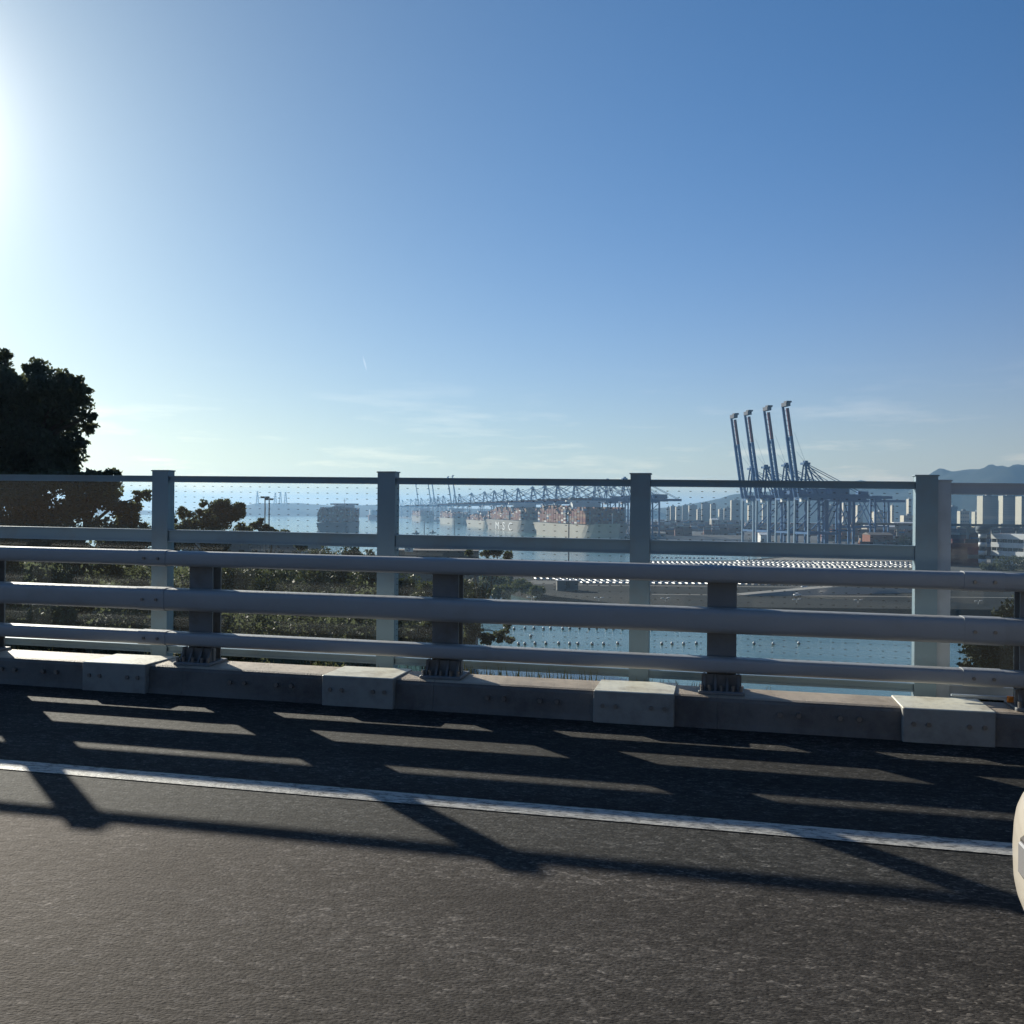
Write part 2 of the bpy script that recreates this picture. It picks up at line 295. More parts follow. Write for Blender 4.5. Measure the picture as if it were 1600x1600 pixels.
M['leaf_shiny'] = leafmat('leaf_glossy_green', (.05, .06, .035), (.11, .12, .065), .6, .2)
M['leaf_shade'] = leafmat('leaf_shade_green', (.018, .024, .014), (.035, .045, .025), .6, .1)  # darker copy of the leaf green, shade of a backlit bush painted in
M['leaf_olive'] = leafmat('leaf_olive', (.07, .08, .035), (.13, .135, .06), .6, .25)
def acrylic(name, tint, dust, dots):
    m = bpy.data.materials.new(name); m.use_nodes = True; nt = m.node_tree; b = nt.nodes['Principled BSDF']
    tr = nt.nodes.new('ShaderNodeBsdfTransparent'); tr.inputs[0].default_value = (*tint, 1)
    gs = nt.nodes.new('ShaderNodeBsdfGlossy'); gs.inputs['Roughness'].default_value = .02
    fr = nt.nodes.new('ShaderNodeLayerWeight'); fr.inputs[0].default_value = .5
    m1 = nt.nodes.new('ShaderNodeMixShader'); nt.links.new(math_(nt, 'MULTIPLY_ADD', math_(nt, 'POWER', fr.outputs['Facing'], 5.0), .9, .02), m1.inputs[0]); nt.links.new(tr.outputs[0], m1.inputs[1]); nt.links.new(gs.outputs[0], m1.inputs[2])
    df = nt.nodes.new('ShaderNodeBsdfTranslucent'); df.inputs[0].default_value = (.5, .52, .5, 1)
    m2 = nt.nodes.new('ShaderNodeMixShader'); m2.inputs[0].default_value = dust; nt.links.new(m1.outputs[0], m2.inputs[1]); nt.links.new(df.outputs[0], m2.inputs[2])
    out = m2.outputs[0]
    if dots:   # printed bird-protection dashes, every 100 mm across and 50 mm down
        t = nt.nodes.new('ShaderNodeTexCoord'); s = nt.nodes.new('ShaderNodeSeparateXYZ'); nt.links.new(t.outputs['Object'], s.inputs[0])
        zz = math_(nt, 'SUBTRACT', s.outputs['Z'], math_(nt, 'MULTIPLY', s.outputs['X'], -0.0065))
        fx = math_(nt, 'ABSOLUTE', math_(nt, 'SUBTRACT', math_(nt, 'FRACT', math_(nt, 'MULTIPLY', s.outputs['X'], 1 / .085)), .5))
        fz = math_(nt, 'ABSOLUTE', math_(nt, 'SUBTRACT', math_(nt, 'FRACT', math_(nt, 'MULTIPLY', zz, 1 / .045)), .5))
        e = math_(nt, 'ADD', math_(nt, 'POWER', math_(nt, 'DIVIDE', fx, .0095 / .085), 2.0), math_(nt, 'POWER', math_(nt, 'DIVIDE', fz, .0034 / .045), 2.0))
        k = math_(nt, 'MULTIPLY', math_(nt, 'LESS_THAN', e, 1.0), .45)
        b.inputs['Base Color'].default_value = (.10, .12, .13, 1); b.inputs['Roughness'].default_value = .5
        m3 = nt.nodes.new('ShaderNodeMixShader'); nt.links.new(k, m3.inputs[0]); nt.links.new(out, m3.inputs[1]); nt.links.new(b.outputs[0], m3.inputs[2]); out = m3.outputs[0]
    nt.links.new(out, nt.nodes['Material Output'].inputs[0])
    return m
M['acrylic'] = acrylic('clear_acrylic_printed', (.955, .985, .998), .006, True)
M['acrylic2'] = acrylic('tinted_acrylic', (.86, .91, .94), .010, False)
def water():
    m = bpy.data.materials.new('sea_water'); m.use_nodes = True; nt = m.node_tree; b = nt.nodes['Principled BSDF']
    b.inputs['Base Color'].default_value = (0.05, 0.14, 0.16, 1); b.inputs['Roughness'].default_value = .12; b.inputs['IOR'].default_value = 1.33
    t = nt.nodes.new('ShaderNodeTexCoord')
    n = nt.nodes.new('ShaderNodeTexNoise'); n.inputs['Scale'].default_value = .35; n.inputs['Detail'].default_value = 5; n.inputs['Roughness'].default_value = .6; nt.links.new(t.outputs['Object'], n.inputs['Vector'])
    n2 = nt.nodes.new('ShaderNodeTexNoise'); n2.inputs['Scale'].default_value = .02; n2.inputs['Detail'].default_value = 4; nt.links.new(t.outputs['Object'], n2.inputs['Vector'])
    bp = nt.nodes.new('ShaderNodeBump'); bp.inputs['Strength'].default_value = .5; bp.inputs['Distance'].default_value = .5; nt.links.new(math_(nt, 'ADD', n.outputs[0], math_(nt, 'MULTIPLY', n2.outputs[0], 2.0)), bp.inputs['Height']); nt.links.new(bp.outputs[0], b.inputs['Normal'])
    nt.links.new(mixc(nt, n2.outputs[0], (.075, .165, .165), (.10, .20, .20)), b.inputs['Base Color'])
    return m
M['water'] = water()
def mountain_mat(name, a, b_):
    return mat(name, a, .95, spec=.05, var=.3, scale=.004, dirt=b_, dscale=.01, dlo=.4, dhi=.7)
M['mount'] = mountain_mat('forested_slope', (.035, .045, .035), (.025, .032, .028))

# ------------------------------------------------------------------ the bridge: everything below in its own frame (along, outward, up from lens)
TH, G = 0.2162, -0.0065
BR = (0, 0, EYE)
def bstruct(name, mb, m, smooth=False, parent=None):
    o = mb.build(name, m, parent, smooth, BR if parent is None else (0, 0, 0), -TH if parent is None else 0)
    if parent is None: tag(o, kind='structure')
    return o
S0, S1 = -70.0, 50.0
road = MB()
road.add([(S0, -9, -EYE + G * S0), (S1, -9, -EYE + G * S1), (S1, 6.56, -EYE + G * S1), (S0, 6.56, -EYE + G * S0)], [(0, 1, 2, 3)])
bstruct('road', road, M['asphalt'])
ln = MB(); z = -EYE + .004
ln.add([(S0, 4.42, z + G * S0), (S1, 4.42, z + G * S1), (S1, 4.585, z + G * S1), (S0, 4.585, z + G * S0)], [(0, 1, 2, 3)])
bstruct('road_edge_line', ln, M['line'])
dk = MB(); dk.box(S0, S1, -9.2, 7.06, -EYE - 1.6, -EYE - .02, g=G)
bstruct('bridge_deck', dk, M['deck'])
ZK = -1.2424
kb = MB()
# kerb profile: battered front face, rounded nose, flat top
prof = [(6.50, -EYE - .01), (6.515, -EYE + .04), (6.53, ZK - .03), (6.545, ZK - .008), (6.57, ZK), (6.875, ZK + .004), (6.89, ZK - .01), (6.89, -EYE - .5)]
kb2 = MB(); kb2.box(S0, S1, 6.54, 6.87, -EYE - .3, ZK - .012, g=G)
seg = [S0 + i * 2.0 for i in range(int((S1 - S0) / 2) + 1)]
for a in seg[:-1]:
    a2 = a + 1.998
    P = [(x, d, zz + G * x) for x in (a, a2) for d, zz in prof]; n = len(prof)
    kb.add(P, [(i, i + n, i + n + 1, i + 1) for i in range(n - 1)] + [tuple(range(n - 1, -1, -1)), tuple(range(n, 2 * n))])
kb.m = [0 if i_ % 9 in (3, 4, 5) else 1 for i_ in range(len(kb.f))]  # lighter sunlit copy on the top strips, darker shaded copy elsewhere
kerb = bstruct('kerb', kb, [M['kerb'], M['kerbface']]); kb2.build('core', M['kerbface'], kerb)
SG, SF = -3.9783, -4.5807
kb3 = MB()
for k in range(-6, 8):
    for q in (-1.62, -1.50, -1.24, -1.12):
        x = SG + 2 * k + q; kb3.tube((x, 6.500, ZK - .09 + G * x), (x, 6.522, ZK - .09 + G * x), .017, n=6)
kb3.build('bolt', M['bolt'], kerb)['kind'] = 'stuff'
# painted cover blocks over the kerb, each with four bolts
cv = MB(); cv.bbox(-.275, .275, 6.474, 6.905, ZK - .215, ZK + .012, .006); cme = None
bm_ = MB()
for q in (-.21, -.12, .12, .21): bm_.tube((q, 6.462, ZK - .09), (q, 6.478, ZK - .09), .016, n=6)
for k in range(-6, 7):
    s = SG + 2 * k - .585
    if cme is None:
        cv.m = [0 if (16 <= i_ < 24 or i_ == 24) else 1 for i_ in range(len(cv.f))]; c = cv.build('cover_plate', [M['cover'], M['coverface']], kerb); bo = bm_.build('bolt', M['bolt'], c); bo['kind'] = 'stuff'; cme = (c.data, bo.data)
    else:
        c = link('cover_plate', cme[0], kerb); bo = link('bolt', cme[1], c); bo['kind'] = 'stuff'
    c.location = (s, 0, G * s)
# guard rail
gr = thing('guardrail', BR, -TH, 'grey steel bridge guardrail with three thick horizontal tubes on dark posts', 'guardrail')
RZ = [(-.3596, .060, .072), (-.6536, .086, .088), (-.9923, .052, .066)]   # top height, half height, half depth
def profile_rail(zt, rh, rd, a, b):
    half = [(0, 1), (-.45, .995), (-.74, .955), (-.90, .86), (-.975, .70), (-1, .45), (-1, 0), (-.985, -.5), (-.93, -.74), (-.80, -.90), (-.55, -.98), (0, -1)]
    ring = half + [(-x_, z_) for x_, z_ in half[-2:0:-1]]; mb = MB(); n = len(ring); P = []
    for x in (a, b):
        for cx, cz in ring: P.append((x, 6.67 + rd * cx, zt - rh + rh * cz + G * x))
    mb.add(P, [(i, (i + 1) % n, n + (i + 1) % n, n + i) for i in range(n)]); mb.add(P[:n], [tuple(range(n - 1, -1, -1))]); mb.add(P[n:], [tuple(range(n))])
    return mb
for zt, rh, rd in RZ:
    a = SG - 12 - .35
    while a < 18:
        r_ = profile_rail(zt, rh, rd, a + .004, a + 5.996).build('rail', M['rail'], gr, True)
        sl = MB()
        profile_rail(zt + .004, rh + .004, rd + .004, a + 5.88, a + 6.12).build('sleeve', M['rail'], gr, True)
        sl = MB()
        for q in (-.06, .06): sl.tube((a + 6 + q, 6.67 - rd - .016, zt - rh + G * (a + 6)), (a + 6 + q, 6.67 - rd, zt - rh + G * (a + 6)), .012, n=6)
        sl.build('bolt', M['bolt'], gr)['kind'] = 'stuff'
        a += 6.0
pm = MB()     # post: H section with sloped foot
pm.box(-.10, .10, 6.735, 6.75, ZK + .02, -.40); pm.box(-.10, .10, 6.86, 6.875, ZK + .02, -.40); pm.box(-.011, .011, 6.75, 6.86, ZK + .02, -.40)
pm.box(-.10, .10, 6.735, 6.875, -.40, -.39)
for zt, rh, rd in RZ: pm.box(-.095, .095, 6.67 + rd * .6, 6.735, zt - rh - .05, zt - rh + .05)
bp_ = MB(); bp_.bbox(-.155, .155, 6.60, 6.885, ZK, ZK + .024, .006)
gm = MB()
for x in (-.115, -.04, .04, .115):
    gm.add([(x - .008, 6.63, ZK + .024), (x + .008, 6.63, ZK + .024), (x - .008, 6.735, ZK + .024), (x + .008, 6.735, ZK + .024), (x - .008, 6.70, ZK + .13), (x + .008, 6.70, ZK + .13), (x - .008, 6.735, ZK + .13), (x + .008, 6.735, ZK + .13)],
           [(0, 1, 5, 4), (2, 6, 7, 3), (0, 4, 6, 2), (1, 3, 7, 5), (4, 5, 7, 6)])
gm.box(-.135, .135, 6.70, 6.735, ZK + .024, ZK + .125)
am = MB()
for x in (-.13, -.078, 0, .078, .13): am.tube((x, 6.625, ZK + .02), (x, 6.625, ZK + .062), .013, n=6)
pmesh = None
for k in range(-6, 10):
    s = SG + 2 * k
    if pmesh is None:
        p = pm.build('post', M['post'], gr); q1 = bp_.build('base_plate', M['post'], p); q2 = gm.build('gusset', M['post'], p); q3 = am.build('anchor_bolt', M['bolt'], p); q3['kind'] = 'stuff'
        pmesh = (p.data, q1.data, q2.data, q3.data)
    else:
        p = link('post', pmesh[0], gr); link('base_plate', pmesh[1], p); link('gusset', pmesh[2], p); q3 = link('anchor_bolt', pmesh[3], p); q3['kind'] = 'stuff'
    p.location = (s, 0, G * s)
# screen fence, section one (left of the movement joint) and two (right of it)
ZF = .2421
def fence_post_mb(w_, top, d0, d1):
    m = MB(); t = .010
    m.box(-w_ / 2, w_ / 2, d0, d0 + t, -1.62, top); m.box(-w_ / 2, w_ / 2, d1 - t, d1, -1.62, top); m.box(-w_ / 2 + .001, -w_ / 2 + .012, d0 + t, d1 - t, -1.62, top)
    m.box(w_ / 2 - .012, w_ / 2 - .001, d0 + t, d1 - t, -1.62, top)
    m.bbox(-w_ / 2 - .008, w_ / 2 + .008, d0 - .008, d1 + .008, top, top + .010, .003)
    return m
def rail_mb(a, b, z0, z1, d0, d1):
    m = MB(); l = min(.012, (z1 - z0) * .2)
    m.box(a, b, d0, d1, z0 + l, z1 - l, g=G); m.box(a, b, d0 - .012, d1, z1 - l, z1, g=G); m.box(a, b, d0 - .012, d1, z0, z0 + l, g=G)
    return m
f1 = thing('screen_fence', BR, -TH, 'blue-grey steel fence with clear dotted panels behind the guardrail', 'fence')
fp = fence_post_mb(.147, ZF + .038, 7.10, 7.20); pme = None; anch = MB()
for q in (-.035, .035):
    for zz in (-.78, -1.28): anch.tube((q, 7.092, zz), (q, 7.10, zz), .010, n=6)
for k in range(-6, 4):
    s = SF + 2 * k
    if pme is None:
        p = fp.build('post', M['fence'], f1); b_ = anch.build('bolt', M['bolt'], p); b_['kind'] = 'stuff'; pme = (p.data, b_.data)
    else: p = link('post', pme[0], f1); b_ = link('bolt', pme[1], p); b_['kind'] = 'stuff'
    p.location = (s, 0, G * s)
    if k < 3:
        a, b = s + .075, s + 2 - .075
        rail_mb(a, b, ZF - .052, ZF, 7.12, 7.17).build('top_rail', M['fence'], f1)
        rail_mb(a, b, -.2091 - .105, -.2091, 7.115, 7.175).build('middle_rail', M['fence'], f1)
        rail_mb(a, b, -1.1799 - .060, -1.1799, 7.12, 7.17).build('bottom_rail', M['fence'], f1)
        MB().box(a, b, 7.150, 7.160, -.206, ZF - .054, g=G).build('panel', M['acrylic'], f1)
        MB().box(a, b, 7.150, 7.160, -1.177, -.316, g=G).build('panel', M['acrylic'], f1)
f2 = thing('screen_fence', BR, -TH, 'paler fence section with undivided tinted panels right of the double post', 'fence')
fp2 = fence_post_mb(.095, ZF + .005, 7.13, 7.24); pme = None
for k in range(0, 5):
    s = SF + 6.118 + 2 * k
    if pme is None: p = fp2.build('post', M['fence2'], f2); pme = p.data
    else: p = link('post', pme, f2)
    p.location = (s, 0, G * s)
    if k < 4:
        a, b = s + .05, s + 2 - .05
        rail_mb(a, b, ZF - .085, ZF - .005, 7.15, 7.21).build('top_rail', M['fence2'], f2)
        rail_mb(a, b, -1.27, -1.18, 7.15, 7.21).build('bottom_rail', M['fence2'], f2)
        MB().box(a, b, 7.17, 7.18, -1.178, ZF - .087, g=G).build('panel', M['acrylic2'], f2)
# small amber reflector on the kerb beside the right-hand cover block
ar = thing('reflector', BR, -TH, 'small amber reflector with grey bracket lying on the kerb at the right', 'reflector')
s = 1.86; MB().bbox(s, s + .11, 6.78, 6.81, ZK + .02, ZK + .065, .008, g=G).build('lens', M['amber'], ar)
MB().box(s - .34, s, 6.785, 6.805, ZK + .045, ZK + .058, g=G).box(s + .03, s + .07, 6.77, 6.82, ZK + .006, ZK + .02, g=G).build('bracket', M['fence2'], ar)
# dry weeds growing out of the outer edge
wb = MB()
for _ in range(420):
    s = random.uniform(-2.0, .15) if random.random() < .85 else random.uniform(-7, 2)
    h = random.uniform(.03, .11) * (1.2 if s < -.9 else .8); d = random.uniform(6.93, 7.06); x1 = s + random.uniform(-.05, .05); w_ = random.uniform(.003, .007); z0 = -1.40 + G * s; zt = ZK + G * s - .06 + h
    wb.add([(s - w_, d, z0), (s + w_, d, z0), ((s + x1) / 2 + w_, d + .02, (z0 + zt) / 2), ((s + x1) / 2 - w_, d + .02, (z0 + zt) / 2), (x1, d + random.uniform(-.03, .05), zt)], [(0, 1, 2, 3), (3, 2, 4)])
tag(wb.build('weeds', M['grass'], None, False, BR, -TH), 'dry weeds and grass sprouting along the outer foot of the fence', 'grass', kind='stuff')

# ------------------------------------------------------------------ sea and land
ZW = EYE - 38.0; ZQ = ZW + 3.6
wm = MB(); RWa = 15000
wm.add([(-RWa, -1500, ZW), (RWa, -1500, ZW), (RWa, RWa, ZW), (-RWa, RWa, ZW)], [(0, 1, 2, 3)])
tag(wm.build('sea_water', M['water']), kind='structure')
def slab(name, poly, ztop, m, depth=8, kind='structure'):
    mb = MB(); n = len(poly)
    mb.add([(x, y, ztop) for x, y in poly] + [(x, y, ztop - depth) for x, y in poly], [tuple(range(n))] + [(i, i + n, (i + 1) % n + n, (i + 1) % n) for i in range(n)])
    return tag(mb.build(name, m), kind=kind)
QD = Vector((-.209, .978))       # direction of the far quay, away from the lens
QP = Vector((164., 1280.))
def Q(t, off=0.0): return QP + QD * t + Vector((.978, .209)) * off
q0, q1, q2 = Q(-40), Q(3900), Q(6000)
NQ = Vector((263., 900.)); ND = Vector((-.192, .981))
def NQp(t, off=0.0): return Vector((5.5, 0)) + NQ + ND * t + Vector((.981, .192)) * off
a_, b_ = NQp(175, -3), NQp(-75, -3)
slab('port_ground', [(b_.x, b_.y), (290, 800), (330, 768), (2600, 640), (6500, 2500), (6500, 9000), (-700, 9000), (q1.x, q1.y), (q0.x, q0.y), (a_.x, a_.y)][::1], ZQ, M['quay'], 9)
slab('yard_ground', [(48, 352), (900, 345), (2600, 600), (2600, 690), (330, 775), (290, 806), (235, 792), (172, 702), (101, 688), (40, 610), (2, 575), (-16, 520), (-14, 470), (10, 400)], ZW + 3.0, mat('yard_asphalt', (.013, .017, .018), .95, spec=.1, var=.25, scale=.02, dirt=(.024, .026, .024), dscale=.03, dlo=.45, dhi=.6), 8)
# pale concrete strip the cars stand on, and the light ground behind it
ZY = ZW + 3.0
pl = MB(); pl.add([(0, 454, ZY + .05), (330, 449, ZY + .05), (330, 698, ZY + .05), (174, 694, ZY + .05), (100, 682, ZY + .05), (8, 572, ZY + .05)], [(0, 1, 2, 3, 4)])
tag(pl.build('parking_apron', mat('apron_concrete', (.13, .13, .12), .95, spec=.15, var=.12, scale=.05)), kind='structure')
pl = MB(); pl.add([(184, 704, ZY + .05), (330, 704, ZY + .05), (800, 640, ZY + .05), (820, 700, ZY + .05), (330, 768, ZY + .05), (290, 800, ZY + .05), (238, 786, ZY + .05)], [(0, 1, 2, 3, 4, 5, 6)])
tag(pl.build('rubble_ground', mat('pale_rubble', (.22, .205, .17), .95, var=.35, scale=.12)), kind='structure')
pl = MB(); pl.add([(20, 449, ZY + .06), (900, 443, ZY + .06), (900, 445, ZY + .06), (20, 451.5, ZY + .06)], [(0, 1, 2, 3)]); pl.add([(60, 402, ZY + .06), (900, 396, ZY + .06), (900, 398, ZY + .06), (60, 404.5, ZY + .06)], [(0, 1, 2, 3)])
tag(pl.build('path_strip', M['concrete']), kind='structure')
# near hillside left of the view
def nz(x, y, s):
    return math.sin(x * s + 1.3 * math.sin(y * s * .7)) * math.cos(y * s * 1.1 + .6 * math.sin(x * s * 1.7))
def hill_z(X, Y):
    u = X / max(Y, 5)
    e = (-0.075 - u) * Y / 9.0 + .12 * nz(X, Y, .3)            # 0 at the crest edge, grows to the left
    k = max(0., min(1., e)); k = k * k * (3 - 2 * k)
    top = -4.4 - .016 * Y + .5 * nz(X, Y, .22) + .3 * nz(X, Y, .6) + max(0, -X - 12) * .10 * math.exp(-((Y - 45) / 45) ** 2)
    if Y > 105: top -= (Y - 105) * .5
    return max(ZW - 3, (ZW - 3) + (top - ZW + 3) * k)
nx, ny = 110, 70; hm = MB(); V = []
for j in range(ny):
    Y = 8.5 + (175 - 8.5) * (j / (ny - 1)) ** 1.4
    for i in range(nx):
        X = 6 - 130 * (i / (nx - 1)) ** 1.3; V.append((X, Y, hill_z(X, Y)))
hm.add(V, [(j * nx + i, j * nx + i + 1, (j + 1) * nx + i + 1, (j + 1) * nx + i) for j in range(ny - 1) for i in range(nx - 1)])
tag(hm.build('hillside_ground', M['land'], smooth=True), kind='structure')

def fast_leaves(name, P, sizes, m, parent=None, aspect=.55):
    n = len(P); d = rng.normal(size=(n, 3)); d /= np.linalg.norm(d, axis=1)[:, None]
    e = rng.normal(size=(n, 3)); e -= (e * d).sum(1)[:, None] * d; e /= np.linalg.norm(e, axis=1)[:, None]
    s = sizes[:, None]
    v = np.stack([P - d * s, P + e * s * aspect, P + d * s, P - e * s * aspect], 1).reshape(-1, 3).astype(np.float32)
    me = bpy.data.meshes.new(name); me.vertices.add(4 * n); me.vertices.foreach_set('co', v.ravel())
    me.loops.add(4 * n); me.loops.foreach_set('vertex_index', np.arange(4 * n, dtype=np.int32))
    me.polygons.add(n); me.polygons.foreach_set('loop_start', np.arange(0, 4 * n, 4, dtype=np.int32)); me.polygons.foreach_set('loop_total', np.full(n, 4, dtype=np.int32))
    me.materials.append(m); me.update(); me.validate()
    return link(name, me, parent)
def cluster_points(C, n, sub=9, sp=.34):
    """C: list of (x,y,z,r); leaves gather in small clumps spread through every cluster"""
    out = []; tot = sum(c[3] ** 2 for c in C)
    for x, y, z, r in C:
        k = max(3, int(sub * (1 + r * .3))); d = rng.normal(size=(k, 3)); d /= np.linalg.norm(d, axis=1)[:, None]
        cc = d * (rng.uniform(.25, .95, size=(k, 1)) ** .6) * r * np.array([1, 1, .85])
        m_ = int(n * r * r / tot / k) + 1
        for c in cc:
            q = rng.normal(size=(m_, 3)); q /= np.maximum(1, np.linalg.norm(q, axis=1) / 1.9)[:, None]
            out.append(np.array([x, y, z]) + c + q * r * sp * rng.uniform(.6, 1.1) * np.array([1, 1, .75]))
    return np.concatenate(out)
def tree(name, label, cat, base, C, n, leaf, lm, group=None, trunk=.16, sub=9, sp=.34):
    bx_, by_, bz_ = base
    t = thing(name, base, 0, label, cat, group)
    L = [(x - bx_, y - by_, z - bz_, r) for x, y, z, r in C]
    P = cluster_points(L, n, sub, sp)
    fast_leaves('crown', P, rng.uniform(.6, 1.25, len(P)) * leaf, lm, t)
    mb = MB(); cz = sum(c[2] for c in L) / len(L); cx = sum(c[0] for c in L) / len(L); cy_ = sum(c[1] for c in L) / len(L)
    h = Vector((cx * .5, cy_ * .5, cz * .55)); mb.tube((0, 0, -.3), h, trunk, trunk * .7, 8, caps=False)
    top = Vector((cx, cy_, cz)); mb.tube(h, top, trunk * .7, trunk * .4, 7, caps=False)
    for c in L:
        e = Vector(c[:3]); s = h.lerp(top, random.uniform(.1, .9)); md = s.lerp(e, .5) + Vector((0, 0, .1 * (e - s).length))
        mb.tube(s, md, trunk * .35, trunk * .22, 5, caps=False); mb.tube(md, e, trunk * .22, trunk * .08, 5, caps=False)
    mb.build('trunk', M['bark'], t, True)
    return t
def cl(u, v, Y, r_px):
    return (X_at(u, Y), Y, Z_at(u, v, Y), r_px / F * Y)
# big tree at the left edge
random.seed(3)
Y = 33
C = [cl(20, 600, Y, 48), cl(-30, 585, Y + 1, 45), cl(70, 620, Y, 50), cl(104, 600, Y - .5, 28), cl(120, 640, Y, 24), cl(100, 655, Y + .5, 26), cl(60, 680, Y, 50), cl(10, 660, Y, 60), cl(-50, 650, Y, 60), cl(95, 700, Y, 30), cl(30, 725, Y, 55), cl(-40, 730, Y, 60), cl(75, 730, Y, 40),
     cl(112, 725, Y + .5, 20), cl(-80, 600, Y, 50), cl(-110, 680, Y, 70), cl(140, 650, Y - .5, 11), cl(128, 615, Y, 16), cl(138, 668, Y, 12), cl(118, 690, Y, 16), cl(55, 575, Y, 18), cl(5, 556, Y, 12)]
tree('broadleaf_tree', 'tall dark tree at the left edge rising high above the fence', 'tree', (X_at(10, Y), Y, hill_z(X_at(10, Y), Y)), C, 48000, .095, M['leaf'], trunk=.35, sub=14, sp=.27)
Y = 30
C = [cl(20, 790, Y, 60), cl(100, 780, Y, 45), cl(160, 770, Y + .5, 32), cl(200, 800, Y, 28), cl(180, 830, Y, 35), cl(80, 840, Y, 50), cl(-20, 850, Y, 60), cl(140, 745, Y, 22), cl(175, 742, Y, 13), cl(222, 775, Y, 12), cl(228, 830, Y, 14), cl(-70, 780, Y, 60), cl(212, 852, Y, 26), cl(250, 850, Y, 24), cl(180, 870, Y, 40)]
tree('broadleaf_tree', 'dense low tree under the tall dark one, seen through the left panel', 'tree', (X_at(80, Y), Y, hill_z(X_at(80, Y), Y)), C, 34000, .085, M['leaf'], trunk=.2, sub=14, sp=.28)
Y = 48
C = [cl(322, 802, Y, 16), cl(300, 826, Y, 24), cl(352, 808, Y, 27), cl(370, 797, Y, 18), cl(345, 790, Y, 12), cl(335, 818, Y, 22), cl(340, 835, Y, 26), cl(376, 834, Y, 18), cl(287, 802, Y, 11), cl(276, 835, Y, 16), cl(318, 787, Y, 7), cl(290, 845, Y, 22), cl(335, 850, Y, 24), cl(262, 812, Y, 12)]
tree('broadleaf_tree', 'small open-crowned tree seen through the panel right of the first post', 'tree', (X_at(330, Y), Y, hill_z(X_at(330, Y), Y)), C, 17000, .09, M['leaf'], trunk=.14, sub=11, sp=.26)
Y = 60
C = [cl(400, 822, Y, 8), cl(388, 838, Y, 12), cl(415, 828, Y, 9), cl(425, 838, Y, 12), cl(445, 836, Y, 8), cl(455, 842, Y, 9), cl(408, 815, Y, 5), cl(470, 852, Y, 8)]
tree('shrub', 'low bush sloping down right of the small open-crowned tree', 'bush', (X_at(420, Y), Y, hill_z(X_at(420, Y), Y)), C, 7000, .11, M['leaf'], trunk=.08)
# shrubs on the slope with sunlit leathery leaves
sh = [(700, 918, 80, 26), (738, 928, 84, 22), (370, 900, 52, 34), (420, 905, 55, 40), (480, 903, 60, 38), (530, 900, 64, 34), (575, 905, 60, 34), (500, 872, 95, 22), (545, 868, 100, 20), (580, 874, 92, 18), (640, 915, 58, 26), (665, 925, 52, 22), (300, 925, 42, 44), (215, 915, 34, 44), (120, 920, 30, 50), (40, 915, 28, 60), (610, 960, 38, 44), (560, 975, 34, 50), (480, 985, 30, 60), (390, 985, 28, 60), (310, 975, 26, 60), (200, 985, 24, 70), (90, 985, 24, 70), (0, 985, 24, 70), (655, 985, 36, 26)]
where = ['behind the second guardrail gap from the left']
for i, (u, v, Y, rp) in enumerate(sh):
    C = [cl(u + random.uniform(-.8, .8) * rp, v + random.uniform(-.3, .9) * rp, Y + random.uniform(-1, 1), rp * random.uniform(.45, .75)) for _ in range(7)]
    C.append(cl(u, v, Y, rp * .7))
    X = X_at(u, Y); shiny = i < 16
    pos = 'leftmost' if u < 20 else None
    lab = ('%s sunlit glossy-leaved shrub from the right on the slope below the fence' if shiny else '%s dark shaded shrub from the right low behind the guardrail') % ordinal(sorted([-q[0] for j, q in enumerate(sh) if (j < 16) == shiny]).index(-u))
    tree('shrub', lab, 'bush', (X, Y, min(hill_z(X, Y), Z_at(u, v, Y) - .6)), C, 2600 if shiny else 3000, .055 + .0011 * Y, M['leaf_shiny'] if shiny and i < 12 else M['leaf'], group='shrubs covering the near slope', trunk=.05, sub=7, sp=.4)
# sparse sapling leaning out over the water
Y = 36
C = [cl(742, 985, Y, 15), cl(760, 998, Y, 13), cl(785, 992, Y, 11), cl(795, 975, Y, 8), cl(730, 968, Y, 12), cl(752, 960, Y, 10), cl(775, 862, Y, 10), cl(793, 868, Y, 8), cl(762, 866, Y, 8), cl(735, 862, Y, 6), cl(785, 850, Y, 6), cl(800, 1000, Y, 6), cl(730, 1000, Y, 12)]
tree('sapling', 'sparse sapling with drooping leaves in front of the water, mid picture', 'tree', (X_at(725, Y), Y, Z_at(725, 1060, Y)), C, 5200, .07, M['leaf'], trunk=.06, sub=9, sp=.36)
Y = 13.5
C = [cl(1560, 1035, Y, 40), cl(1600, 1010, Y, 60), cl(1585, 1070, Y, 50), cl(1640, 1040, Y, 60), cl(1535, 1070, Y, 25), cl(1600, 965, Y, 35), cl(1680, 1000, Y, 70)]
tree('shrub', 'dark leafy bush beyond the fence at the far right edge', 'bush', (X_at(1620, Y), Y, -8), C + [cl(1530, 1010, Y, 22), cl(1560, 990, Y, 30), cl(1515, 1045, Y, 14), cl(1600, 1090, Y, 60), cl(1550, 1100, Y, 30)], 20000, .045, M['leaf_shade'], trunk=.08, sub=12)
# undergrowth on the hillside
n = 42000; P = []
while len(P) < n:
    Y = 9 + 115 * random.random() ** 1.2; X = -Y * random.uniform(.06, .75)
    z = hill_z(X, Y)
    if z > ZW + 14: P.append((X, Y, z + random.random() ** 2 * 1.0 * min(1, .3 + Y / 40)))
P = np.array(P)
tag(fast_leaves('undergrowth', P, (.05 + P[:, 1] * .0028) * rng.uniform(.7, 1.3, n), M['leaf']), 'dark tangled undergrowth covering the near hillside', 'undergrowth', kind='stuff')
